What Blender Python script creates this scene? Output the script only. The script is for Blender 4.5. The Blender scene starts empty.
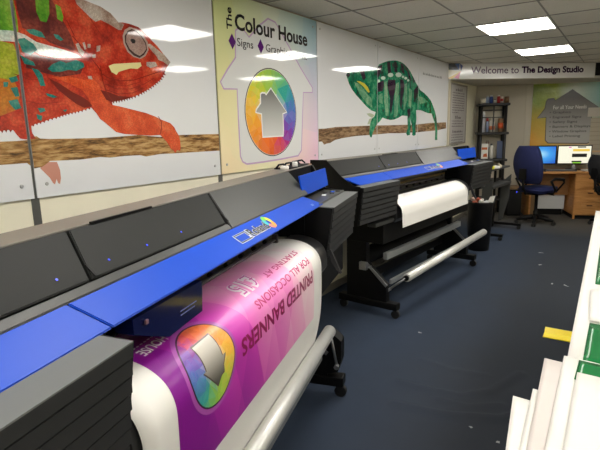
import bpy, bmesh, math, random
from mathutils import Vector, Matrix
random.seed(7)
SC = bpy.context.scene
COL = SC.collection
PI = math.pi
CEIL = 2.3826
WX = -2.222            # plane of the left wall

D = {'ch1_body':[(0.9595,2.4414),(1.4483,2.6188),(1.4582,2.2287),(1.502,2.1289),(1.5913,2.1153),(1.6452,2.0941),(1.6878,2.0575),(1.7182,2.0623),(1.7611,2.0617),(1.8109,2.0544),(1.8417,2.0389),(1.8727,2.0178),(1.8974,1.9953),(1.9297,1.9733),(1.975,1.9307),(2.0152,1.8943),(1.9905,1.8676),(1.9732,1.839),(1.9326,1.7928),(1.8874,1.7631),(1.8365,1.7337),(1.7874,1.7104),(1.7402,1.6928),(1.6756,1.675),(1.6081,1.6627),(1.6093,1.6479),(1.6535,1.6415),(1.7143,1.6302),(1.7648,1.6208),(1.8169,1.611),(1.8771,1.5929),(1.9251,1.5739),(1.9824,1.5572),(2.0105,1.5343),(2.0236,1.5112),(2.0441,1.4819),(2.0492,1.4527),(2.0498,1.4175),(2.0437,1.3943),(2.0209,1.4013),(2.0038,1.3846),(1.9901,1.4027),(1.9755,1.4091),(1.9558,1.4385),(1.9427,1.456),(1.9224,1.4735),(1.9023,1.4908),(1.8316,1.489),(1.7513,1.494),(1.6626,1.5011),(1.615,1.5122),(1.5822,1.5379),(1.5502,1.5629),(1.5292,1.5776),(1.5101,1.6066),(1.4857,1.6325),(1.4249,1.6147),(1.3566,1.5997),(1.3106,1.5856),(1.2712,1.5763),(1.2323,1.5629),(1.1995,1.5542),(1.1806,1.5456),(1.1811,1.5151),(1.1958,1.4906),(1.1511,1.4875),(1.1258,1.4925),(1.1114,1.5121),(1.1011,1.5292),(1.0805,1.5295),(1.0476,1.5258),(0.9294,1.4998),(0.824,1.495)],'ch1_foot':[(1.1971,1.3588),(1.2328,1.3835),(1.2802,1.3803),(1.2902,1.3423),(1.2904,1.3047),(1.2821,1.2773),(1.273,1.2829),(1.2685,1.3021),(1.2577,1.278),(1.249,1.2854),(1.2377,1.3097),(1.2172,1.3345)],'ch1_branch':[(0.8208,1.4723),(1.0416,1.4815),(1.1117,1.4822),(1.1595,1.485),(1.1972,1.5016),(1.2139,1.4901),(1.2599,1.4866),(1.5184,1.4842),(1.6366,1.4888),(1.7513,1.494),(1.9012,1.4797),(2.0525,1.4876),(2.217,1.4877),(2.407,1.4863),(2.4081,1.38),(2.2514,1.3812),(2.1233,1.3821),(1.9806,1.3829),(1.8917,1.3848),(1.7925,1.3764),(1.753,1.3857),(1.6501,1.3872),(1.5647,1.3838),(1.5075,1.3902),(1.3972,1.3841),(1.2956,1.3863),(1.2474,1.3871),(1.2068,1.3626),(1.1698,1.3587),(1.1421,1.3851),(1.0286,1.3845),(0.8066,1.3734)],'ch1_maroon':[(1.1831,2.3002),(1.3594,2.3493),(1.3462,2.0992),(1.3762,2.0366),(1.4161,1.9643),(1.438,1.8958),(1.4073,1.8923),(1.3134,1.9116),(1.2543,1.9459),(1.1953,1.9579),(1.1836,2.0284)],'ch1_maroon2':[(1.1909,1.8592),(1.2598,1.85),(1.3521,1.8421),(1.4273,1.8496),(1.4711,1.8264),(1.4456,1.7874),(1.3427,1.7662),(1.251,1.781),(1.1908,1.7929)],'ch1_green':[[(1.2694,2.1656),(1.3287,2.1787),(1.3297,2.096),(1.3245,2.0364),(1.3058,1.9976),(1.2789,1.9996),(1.2656,2.0346)],[(1.3584,2.0846),(1.3811,2.076),(1.3904,2.0346),(1.3827,2.0118),(1.3599,2.0211)],[(0.9595,2.4414),(1.1417,2.5076),(1.1726,2.2213),(1.1722,2.0659),(1.1783,1.9876),(1.176,1.939),(1.1028,1.9364),(0.88,1.886)]],'ch1_ygreen':[[(0.88,1.886),(1.0968,1.8923),(1.1485,1.8869),(1.1651,1.8236),(1.1713,1.7746),(1.1164,1.7375),(1.0768,1.7429),(0.8509,1.6827)]],'ch1_yellow':[[(0.8509,1.6827),(1.0779,1.751),(1.133,1.7387),(1.1501,1.6773),(1.1248,1.6135),(1.0559,1.5876),(0.8348,1.5705)]],'ch1_teal':[[(1.2072,1.9516),(1.243,1.9609),(1.2775,1.9534),(1.2927,1.9302),(1.2611,1.9302),(1.2269,1.938)],[(1.3326,1.9527),(1.3561,1.9517),(1.3778,1.9328),(1.3625,1.9265),(1.3399,1.9365)],[(1.168,1.9096),(1.1985,1.9177),(1.2348,1.8976),(1.2495,1.8742),(1.2155,1.8495),(1.1823,1.8583)],[(1.285,1.7967),(1.3113,1.8207),(1.3515,1.8377),(1.3801,1.8316),(1.4325,1.8501),(1.4675,1.8398),(1.4706,1.8217),(1.4264,1.7996),(1.3862,1.8008),(1.3454,1.7886),(1.3069,1.7855)],[(1.1683,1.8485),(1.192,1.8346),(1.225,1.8211),(1.2317,1.8049),(1.1843,1.8089)],[(1.2128,1.7948),(1.243,1.7889),(1.2585,1.7687),(1.2663,1.7216),(1.2433,1.7203),(1.2341,1.7541)],[(1.1092,1.7452),(1.1436,1.7559),(1.1493,1.7356),(1.1188,1.7254)],[(1.0866,1.7274),(1.107,1.7288),(1.1002,1.7079),(1.0839,1.707)],[(1.112,1.7045),(1.1418,1.7103),(1.1453,1.6729),(1.1278,1.668)],[(1.0966,1.6503),(1.1351,1.6599),(1.1471,1.6224),(1.1206,1.6135),(1.1026,1.6339)],[(1.2624,1.6909),(1.2989,1.6838),(1.317,1.6757),(1.2972,1.6704),(1.27,1.6781)],[(1.2174,1.624),(1.2494,1.6248),(1.2523,1.6116),(1.2282,1.6024)],[(1.2096,1.5978),(1.2357,1.5894),(1.2283,1.5673),(1.2113,1.576)],[(1.334,1.6176),(1.3591,1.6204),(1.3477,1.6088)]],'ch1_stripe_glint':[[(0.8847,1.919),(1.1028,1.9364),(1.1597,1.9406),(1.2045,1.9307),(1.2494,1.9077),(1.3117,1.8985),(1.3773,1.8889),(1.4358,1.8776),(1.4597,1.8619),(1.4029,1.8561),(1.329,1.8486),(1.2604,1.8543),(1.2023,1.8812),(1.1621,1.8967),(1.0968,1.8923),(0.8784,1.875)]],'ch1_shade':[[(1.2847,1.7576),(1.3388,1.7348),(1.3942,1.7017),(1.4433,1.6808),(1.4731,1.6631),(1.492,1.6399),(1.4477,1.6293),(1.408,1.647),(1.3706,1.6733),(1.3257,1.7073)],[(1.5455,1.7187),(1.5902,1.7112),(1.6473,1.694),(1.7402,1.6928),(1.6756,1.675),(1.6081,1.6627),(1.5741,1.6714)]],'ch1_crest':[[(1.4555,2.2066),(1.502,2.1289),(1.5913,2.1153),(1.6452,2.0941),(1.6878,2.0575),(1.7236,2.0559),(1.7019,2.0236),(1.6837,2.0209),(1.6554,2.0311),(1.6277,2.041),(1.6057,2.047),(1.5841,2.0528),(1.555,2.039),(1.5298,2.0532),(1.5008,2.0753),(1.4631,2.104),(1.4353,2.2022)],[(1.8548,1.9745),(1.882,1.9778),(1.921,1.9565),(1.975,1.9307),(2.0152,1.8943),(1.9916,1.8785),(1.964,1.8921),(1.9292,1.8994),(1.9172,1.9193),(1.8915,1.9374)],[(1.4362,1.9225),(1.4522,1.929),(1.46,1.9074),(1.4789,1.8914),(1.4661,1.8717),(1.4473,1.8879)],[(1.4732,1.9317),(1.4844,1.9376),(1.4912,1.9065),(1.48,1.9006)],[(1.4993,1.9304),(1.5156,1.9324),(1.5134,1.9137),(1.4971,1.9118)],[(1.5204,1.8821),(1.5375,1.8886),(1.5353,1.8697),(1.5188,1.868)],[(1.5474,1.927),(1.5701,1.9321),(1.5643,1.9056),(1.5441,1.8987)],[(1.4816,1.7809),(1.5033,1.7825),(1.5068,1.7663),(1.4854,1.7672)],[(1.845,1.8807),(1.907,1.8866),(1.9189,1.8666),(1.869,1.8516),(1.8429,1.8597)]],'ch1_lip':[[(1.6047,1.8384),(1.6351,1.8508),(1.6897,1.8584),(1.7398,1.8656),(1.8047,1.8743),(1.8094,1.8567),(1.7815,1.8389),(1.7368,1.8377),(1.6984,1.8269),(1.6606,1.8139),(1.6469,1.7981),(1.6189,1.8105)]],'ch1_eye_out':[(1.7065,1.9561),(1.7048,1.9949),(1.7203,2.0263),(1.7532,2.0458),(1.7968,2.0424),(1.8334,2.0225),(1.8627,1.9857),(1.8651,1.9448),(1.8416,1.9113),(1.8066,1.8923),(1.7622,1.8979),(1.727,1.9191)],'ch1_eye_dark':[(1.7163,1.9622),(1.7171,1.9966),(1.7384,2.024),(1.7647,2.0376),(1.7957,2.0322),(1.8257,2.0114),(1.852,1.9792),(1.8549,1.9437),(1.8321,1.9154),(1.8006,1.8968),(1.7631,1.9055),(1.7341,1.9273)],'ch1_eye_in':[(1.7231,1.968),(1.7264,1.9978),(1.7442,2.0199),(1.7703,2.0311),(1.7949,2.0246),(1.8219,2.0058),(1.845,1.9758),(1.8487,1.9481),(1.8298,1.9254),(1.8017,1.9071),(1.7706,1.9164),(1.7412,1.9356)],'ch1_pupil':[(1.7493,1.9812),(1.7594,1.9885),(1.7752,1.9885),(1.7838,1.9807),(1.776,1.9672),(1.7619,1.9654)],'ch2_body':[(4.1278,1.9856),(4.1513,2.0068),(4.1868,2.0168),(4.2875,2.0321),(4.4132,2.0479),(4.6351,2.0759),(4.786,2.0964),(4.8488,2.1454),(4.9485,2.1727),(5.0776,2.2014),(5.2121,2.2208),(5.3241,2.2297),(5.4404,2.226),(5.5308,2.2127),(5.6433,2.183),(5.7212,2.1513),(5.8289,2.091),(5.9268,2.0278),(5.998,1.9918),(6.0709,1.9527),(6.218,1.9234),(6.3723,1.8803),(6.4935,1.834),(6.5793,1.7719),(6.668,1.7004),(6.7345,1.616),(6.7898,1.481),(6.7965,1.317),(6.6936,1.32),(6.6984,1.455),(6.6553,1.5623),(6.6022,1.6019),(6.5311,1.672),(6.3884,1.6752),(6.2347,1.6931),(6.087,1.7102),(5.9463,1.7075),(5.9661,1.611),(5.9442,1.5138),(5.9508,1.4037),(5.8823,1.393),(5.8272,1.4063),(5.8374,1.4664),(5.7998,1.5386),(5.7497,1.6096),(5.7812,1.5149),(5.7603,1.4078),(5.6626,1.4028),(5.6294,1.427),(5.6776,1.4921),(5.6578,1.6323),(5.4952,1.6353),(5.3763,1.6072),(5.2608,1.5889),(5.1487,1.5841),(5.0398,1.5944),(4.9449,1.6086),(4.884,1.5729),(4.7943,1.5317),(4.7456,1.4911),(4.7024,1.4509),(4.6789,1.4046),(4.6407,1.4116),(4.6216,1.4423),(4.6396,1.5425),(4.677,1.5927),(4.744,1.6234),(4.7727,1.6643),(4.662,1.6785),(4.546,1.7191),(4.4566,1.7589),(4.3279,1.8162),(4.2375,1.867),(4.1858,1.9093),(4.1585,1.9469)],'ch2_dark':[[(5.0826,2.01),(5.2747,2.0189),(5.2936,1.9664),(5.2417,1.8238),(5.1746,1.6449),(5.1346,1.6916),(5.1419,1.8199),(5.0631,1.9423)],[(5.4184,2.0395),(5.5144,2.0351),(5.554,1.9708),(5.4999,1.8114),(5.4683,1.6981),(5.4176,1.764),(5.4351,1.9198)],[(4.8076,1.9574),(4.9677,1.994),(4.9793,1.9374),(4.9392,1.8839),(4.8287,1.8683)],[(4.7868,2.0452),(4.8246,2.1234),(4.9337,2.1532),(4.8999,2.0741),(4.8264,2.0085)],[(5.0516,2.1845),(5.1311,2.1963),(5.1613,2.0909),(5.081,2.0721)],[(5.2402,2.2109),(5.3076,2.2132),(5.3342,2.1089),(5.2551,2.0983)],[(5.4231,2.2157),(5.5071,2.2018),(5.5479,2.104),(5.4628,2.1149)],[(5.6062,2.1753),(5.683,2.1482),(5.7653,2.0521),(5.6876,2.0581)],[(5.8642,1.942),(5.9701,1.995),(6.0022,1.9253),(5.9063,1.8021),(5.8562,1.8477)],[(5.648,1.7016),(5.7435,1.7269),(5.7604,1.6568),(5.6982,1.5976)],[(4.1278,1.9856),(4.1868,2.0132),(4.2064,1.9915),(4.1665,1.9617)],[(4.4046,2.038),(4.5,2.0532),(4.5358,1.9879),(4.4783,1.965)]],'ch2_light':[[(4.9887,1.979),(5.0512,1.9934),(5.0877,1.8178),(5.1037,1.6269),(5.0391,1.6263),(4.9825,1.7929)],[(5.3046,1.9779),(5.3904,2.0049),(5.3813,1.7851),(5.3461,1.6293),(5.2486,1.6152),(5.2658,1.7813)],[(5.5652,1.9938),(5.6268,2.0089),(5.6477,1.8396),(5.5663,1.7001),(5.5292,1.6993)],[(4.8292,1.8381),(4.9396,1.8634),(4.942,1.7501),(4.8553,1.7639)],[(4.287,1.9338),(4.4131,1.9232),(4.5454,1.8449),(4.6608,1.8012),(4.6949,1.7031),(4.5916,1.7301),(4.413,1.8199)],[(5.6992,1.9564),(5.7978,1.9386),(5.7763,1.7276),(5.6905,1.7489)],[(6.0053,1.8775),(6.2225,1.8619),(6.3772,1.8174),(6.2269,1.8001),(6.0822,1.7834)]],'ch2_dots':[[(4.8765,1.9819),(4.8665,1.9698),(4.842,1.9635),(4.8175,1.9667),(4.8073,1.9773),(4.8172,1.9892),(4.8415,1.9956),(4.8661,1.9925)],[(5.0137,2.0218),(4.9958,2.0074),(4.9522,1.9991),(4.9089,2.0015),(4.891,2.0131),(4.9084,2.0271),(4.9514,2.0356),(4.9952,2.0335)],[(5.2226,2.0683),(5.2004,2.0502),(5.1465,2.0395),(5.093,2.0424),(5.0708,2.0568),(5.0921,2.0745),(5.1451,2.0854),(5.1994,2.0829)],[(5.4639,2.0887),(5.4369,2.0681),(5.3709,2.0557),(5.3056,2.0585),(5.2785,2.0746),(5.3043,2.0948),(5.3689,2.1074),(5.4354,2.1051)],[(5.5371,2.0721),(5.5269,2.062),(5.5014,2.0563),(5.4757,2.0583),(5.4648,2.0669),(5.4749,2.0769),(5.5002,2.0827),(5.526,2.0807)],[(5.6367,2.0636),(5.6225,2.0515),(5.5876,2.0445),(5.5526,2.0467),(5.5378,2.0567),(5.5516,2.0686),(5.5862,2.0757),(5.6215,2.0737)],[(5.7011,2.0432),(5.6904,2.0328),(5.6637,2.0271),(5.6368,2.0293),(5.6253,2.0381),(5.6359,2.0484),(5.6624,2.0541),(5.6894,2.052)]],'ch2_yellow':[[(4.3368,1.9462),(4.4131,1.9475),(4.5092,1.9329),(4.5814,1.9027),(4.6277,1.8586),(4.5908,1.851),(4.5363,1.8772),(4.4784,1.9045),(4.4045,1.9264)]],'ch2_claw':[[(4.5555,1.6451),(4.6387,1.6522),(4.7438,1.6335),(4.696,1.6028),(4.6156,1.6182)],[(4.6204,1.5924),(4.6864,1.6028),(4.6396,1.5425),(4.5744,1.5388)]],'ch2_branch':[(3.5941,1.5045),(3.7357,1.5063),(3.9313,1.5183),(4.2022,1.5217),(4.6397,1.5265),(5.1503,1.5278),(5.957,1.5308),(6.4772,1.5493),(7.1693,1.5595),(7.1789,1.4714),(6.7329,1.4478),(6.0333,1.4366),(5.4427,1.4352),(5.1528,1.4405),(4.6405,1.4319),(4.3264,1.429),(4.0426,1.4155),(3.9106,1.403),(3.8197,1.3794),(3.7668,1.3768),(3.7148,1.3692),(3.6816,1.3962),(3.5905,1.3974)],'house_big':[(2.4333,1.8143),(2.5064,1.8943),(2.5918,1.9777),(2.5979,2.0604),(2.6045,2.1487),(2.6255,2.1611),(2.6769,2.1655),(2.737,2.1227),(2.7596,2.1387),(2.8643,2.2192),(2.9601,2.2774),(3.0436,2.267),(3.2019,2.1271),(3.3607,1.9808),(3.5342,1.8375),(3.533,1.8055),(3.3966,1.7988),(3.3726,1.5785),(3.3477,1.3396),(3.302,1.3017),(3.0527,1.2888),(2.8279,1.2822),(2.6569,1.2802),(2.6149,1.2982),(2.5961,1.3336),(2.5928,1.576),(2.5925,1.7825),(2.4589,1.7784)],'house_in':[(2.9628,1.799),(3.1505,1.638),(3.0997,1.6283),(3.101,1.5027),(3.0962,1.4621),(2.8485,1.459),(2.8447,1.6232),(2.7809,1.632),(2.7864,1.6459),(2.8398,1.6922),(2.8415,1.7554),(2.8581,1.7616),(2.8886,1.7616),(2.9021,1.7497)],'ch1_spikes':[[(1.9679,1.8338),(1.9572,1.8229),(1.9783,1.8207)],[(1.9545,1.8201),(1.9439,1.8093),(1.9648,1.807)],[(1.9412,1.8066),(1.9306,1.7958),(1.9515,1.7934)],[(1.9286,1.7941),(1.9165,1.7861),(1.9342,1.7793)],[(1.9135,1.7841),(1.9014,1.7762),(1.919,1.7693)],[(1.8984,1.7742),(1.8865,1.7664),(1.9039,1.7595)],[(1.8835,1.7646),(1.8699,1.7567),(1.8868,1.749)],[(1.8664,1.7547),(1.8529,1.7469),(1.8696,1.7392)],[(1.8495,1.7449),(1.836,1.7371),(1.8526,1.7295)],[(1.8331,1.7356),(1.8199,1.7293),(1.8345,1.72)],[(1.8166,1.7277),(1.8035,1.7215),(1.818,1.7122)],[(1.8003,1.7199),(1.7873,1.7138),(1.8017,1.7045)],[(1.7837,1.7123),(1.7647,1.7052),(1.78,1.6956)],[(1.76,1.7034),(1.7413,1.6964),(1.7563,1.6869)],[(1.7377,1.6953),(1.7246,1.6916),(1.7348,1.6798)],[(1.7214,1.6907),(1.7084,1.6872),(1.7185,1.6754)],[(1.7052,1.6863),(1.6923,1.6827),(1.7023,1.671)],[(1.6891,1.6819),(1.6764,1.6783),(1.6863,1.6666)],[(1.6735,1.6777),(1.6598,1.6752),(1.6682,1.6626)],[(1.6564,1.6745),(1.6428,1.6721),(1.6511,1.6595)],[(1.6395,1.6714),(1.626,1.669),(1.6342,1.6565)],[(1.6227,1.6684),(1.6094,1.6659),(1.6175,1.6535)],[(1.483,1.6346),(1.4665,1.6298),(1.4774,1.6214)],[(1.4625,1.6286),(1.4462,1.6238),(1.4569,1.6154)],[(1.4422,1.6227),(1.4262,1.618),(1.4368,1.6096)],[(1.4227,1.617),(1.4089,1.614),(1.4173,1.6046)],[(1.4054,1.6132),(1.3917,1.6102),(1.4,1.6009)],[(1.3883,1.6095),(1.3747,1.6065),(1.3829,1.5972)],[(1.3713,1.6057),(1.3579,1.6028),(1.366,1.5935)],[(1.3544,1.6018),(1.342,1.598),(1.3507,1.5895)],[(1.3389,1.5971),(1.3267,1.5933),(1.3353,1.5848)],[(1.3236,1.5923),(1.3115,1.5886),(1.32,1.5802)],[(1.3082,1.5877),(1.2924,1.584),(1.3018,1.5754)],[(1.2884,1.5831),(1.2728,1.5794),(1.282,1.5708)],[(1.2686,1.5781),(1.2529,1.5727),(1.2634,1.5654)],[(1.249,1.5714),(1.2336,1.566),(1.2439,1.5587)],[(1.2302,1.565),(1.217,1.5615),(1.2253,1.5531)],[(1.2137,1.5606),(1.2007,1.5571),(1.2089,1.5487)],[(1.1967,1.5557),(1.1816,1.5487),(1.1927,1.5428)],[(1.0994,1.5318),(1.0829,1.532),(1.0894,1.5188)],[(1.0788,1.5318),(1.0656,1.5303),(1.0721,1.5182)],[(1.0623,1.5299),(1.0492,1.5284),(1.0556,1.5164)]],'ch1_arm':[[(1.4634,1.761),(1.5077,1.7734),(1.5376,1.747),(1.5654,1.6954),(1.6008,1.6501),(1.6533,1.639),(1.7141,1.6276),(1.7645,1.6181),(1.8167,1.6084),(1.8768,1.5901),(1.9248,1.5711),(1.9746,1.5544),(2.0028,1.5344),(2.0198,1.5113),(2.0402,1.482),(2.0453,1.4528),(2.0459,1.4177),(2.0401,1.3974),(2.0211,1.4042),(2.004,1.3875),(1.9919,1.4055),(1.9758,1.412),(1.9583,1.4413),(1.943,1.4589),(1.9226,1.4763),(1.9026,1.493),(1.8318,1.4912),(1.7515,1.4962),(1.6629,1.5032),(1.6152,1.5143),(1.5824,1.5399),(1.5505,1.5648),(1.5294,1.5795),(1.5104,1.6085),(1.492,1.6399),(1.4747,1.6773),(1.4472,1.7136),(1.3885,1.7378),(1.341,1.7527),(1.2947,1.7627),(1.3629,1.7721),(1.4225,1.7674)]],'ch1_creases':[[(1.423,1.955),(1.4454,1.9312),(1.4498,1.9347),(1.4273,1.9585)],[(1.4455,1.9312),(1.4778,1.8989),(1.4822,1.9024),(1.4497,1.9347)],[(1.4777,1.899),(1.5153,1.8569),(1.52,1.8602),(1.4822,1.9023)],[(1.5154,1.8568),(1.5397,1.831),(1.5443,1.8345),(1.5199,1.8603)],[(1.5395,1.8312),(1.5586,1.8044),(1.5637,1.8074),(1.5445,1.8343)],[(1.4018,2.0227),(1.4175,1.9902),(1.4213,1.9923),(1.4055,2.0249)],[(1.4175,1.9902),(1.4335,1.9571),(1.4373,1.9592),(1.4213,1.9923)],[(1.5534,1.7987),(1.5964,1.7779),(1.5996,1.7818),(1.5565,1.8026)],[(1.5971,1.7777),(1.6669,1.7677),(1.6687,1.7721),(1.5989,1.782)],[(1.6677,1.7676),(1.756,1.7785),(1.7561,1.7831),(1.6678,1.7721)],[(1.7567,1.7787),(1.8381,1.8051),(1.8367,1.8094),(1.7553,1.783)],[(1.8381,1.8051),(1.9235,1.8327),(1.9219,1.8372),(1.8367,1.8094)],[(1.9236,1.8328),(1.983,1.8538),(1.9812,1.8582),(1.9218,1.8371)],[(1.5708,1.7477),(1.6383,1.727),(1.64,1.7299),(1.5724,1.7504)],[(1.639,1.727),(1.7253,1.7315),(1.7256,1.7346),(1.6393,1.73)],[(1.726,1.7317),(1.82,1.7628),(1.819,1.7657),(1.725,1.7345)],[(1.8204,1.763),(1.8922,1.7993),(1.8903,1.8019),(1.8186,1.7655)],[(1.579,1.719),(1.6477,1.7026),(1.6491,1.7055),(1.5804,1.7219)],[(1.6484,1.7026),(1.736,1.7116),(1.736,1.7147),(1.6484,1.7056)],[(1.7366,1.7118),(1.8179,1.7418),(1.8167,1.7446),(1.7354,1.7145)],[(1.5735,1.7723),(1.6285,1.7466),(1.6303,1.7488),(1.5752,1.7744)],[(1.6292,1.7464),(1.7017,1.7457),(1.7023,1.7482),(1.6297,1.7489)],[(1.7023,1.7458),(1.7943,1.7718),(1.7937,1.7743),(1.7017,1.7482)],[(1.5563,1.8337),(1.5598,1.7672),(1.5649,1.7682),(1.5614,1.8348)],[(1.5599,1.7669),(1.5761,1.7098),(1.5812,1.7115),(1.5649,1.7686)],[(1.5763,1.7093),(1.6063,1.6664),(1.611,1.669),(1.5809,1.712)],[(1.5017,2.0927),(1.5373,2.0356),(1.5398,2.0371),(1.5042,2.0943)],[(1.5373,2.0356),(1.5752,1.9859),(1.5777,1.9875),(1.5397,2.0372)],[(1.5753,1.9857),(1.6167,1.9536),(1.619,1.9556),(1.5775,1.9877)],[(1.896,1.5921),(1.9144,1.5619),(1.9191,1.5638),(1.9006,1.594)],[(1.9142,1.5628),(1.9109,1.5296),(1.916,1.5295),(1.9193,1.5628)],[(1.911,1.5299),(1.9004,1.4967),(1.9053,1.496),(1.9159,1.5292)],[(1.1357,1.7624),(1.2011,1.7421),(1.2024,1.7446),(1.1369,1.7648)],[(1.2017,1.742),(1.2747,1.7513),(1.2749,1.7539),(1.2018,1.7446)],[(1.1555,1.6554),(1.2329,1.6408),(1.2336,1.6429),(1.1562,1.6575)],[(1.2332,1.6408),(1.3287,1.6525),(1.3288,1.6548),(1.2333,1.6429)]]}


# ------------------------------------------------------------------ materials
def lin(c):
    f = lambda v: v/12.92 if v <= .04045 else ((v+.055)/1.055)**2.4
    return (f(c[0]/255), f(c[1]/255), f(c[2]/255), 1)

class NT:
    def __init__(s, m):
        s.t = m.node_tree; s.n = s.t.nodes; s.l = s.t.links
        s.b = s.n['Principled BSDF']
    def add(s, typ, **kw):
        n = s.n.new(typ)
        for k, v in kw.items():
            if k.startswith('i_'):
                key = k[2:]
                n.inputs[int(key) if key.isdigit() else key].default_value = v
            else: setattr(n, k, v)
        return n
    def link(s, a, b): s.l.new(a, b)
    def math(s, op, a, b=None, c=None):
        n = s.add('ShaderNodeMath', operation=op)
        for i, x in enumerate((a, b, c)):
            if x is None: continue
            if isinstance(x, (int, float)): n.inputs[i].default_value = x
            else: s.link(x, n.inputs[i])
        return n.outputs[0]
    def mix(s, fac, a, b):
        n = s.add('ShaderNodeMix', data_type='RGBA')
        for i, x in ((0, fac), (6, a), (7, b)):
            if isinstance(x, (int, float, tuple)): n.inputs[i].default_value = x
            else: s.link(x, n.inputs[i])
        return n.outputs[2]
    def ramp(s, fac, stops, const=False):
        n = s.add('ShaderNodeValToRGB')
        cr = n.color_ramp
        if const: cr.interpolation = 'CONSTANT'
        while len(cr.elements) < len(stops): cr.elements.new(.5)
        for e, (p, c) in zip(cr.elements, stops): e.position = p; e.color = c
        s.link(fac, n.inputs[0]); return n.outputs[0]
    def coord(s, kind='Object'): return s.add('ShaderNodeTexCoord').outputs[kind]
    def noise(s, vec, scale, detail=3, rough=.5):
        n = s.add('ShaderNodeTexNoise', i_Scale=scale, i_Detail=detail, i_Roughness=rough)
        s.link(vec, n.inputs['Vector']); return n
    def bump(s, h, strength=.3, dist=.01):
        n = s.add('ShaderNodeBump', i_Strength=strength, i_Distance=dist)
        s.link(h, n.inputs['Height']); s.link(n.outputs[0], s.b.inputs['Normal'])

MATS = {}
def mat(name, col, rough=.5, metal=0, var=0, vscale=8, bump=0, bscale=60, coat=0, emit=None, spec=.5):
    """plain procedural surface: base colour with a slight noise variation and an optional fine bump"""
    if name in MATS: return MATS[name]
    m = bpy.data.materials.new(name); m.use_nodes = True
    k = NT(m); b = k.b
    b.inputs['Base Color'].default_value = lin(col)
    b.inputs['Roughness'].default_value = rough
    b.inputs['Metallic'].default_value = metal
    b.inputs['Specular IOR Level'].default_value = spec
    if coat:
        b.inputs['Coat Weight'].default_value = coat; b.inputs['Coat Roughness'].default_value = .05
    if var:
        n = k.noise(k.coord(), vscale, 3)
        lo = lin([max(0, c*(1-var)) for c in col]); hi = lin([min(255, c*(1+var)) for c in col])
        k.link(k.mix(n.outputs[0], lo, hi), b.inputs['Base Color'])
    if bump:
        n = k.noise(k.coord(), bscale, 2); k.bump(n.outputs[0], bump, .004)
    if emit:
        b.inputs['Emission Color'].default_value = lin(emit[0]); b.inputs['Emission Strength'].default_value = emit[1]
    MATS[name] = m
    return m

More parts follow.
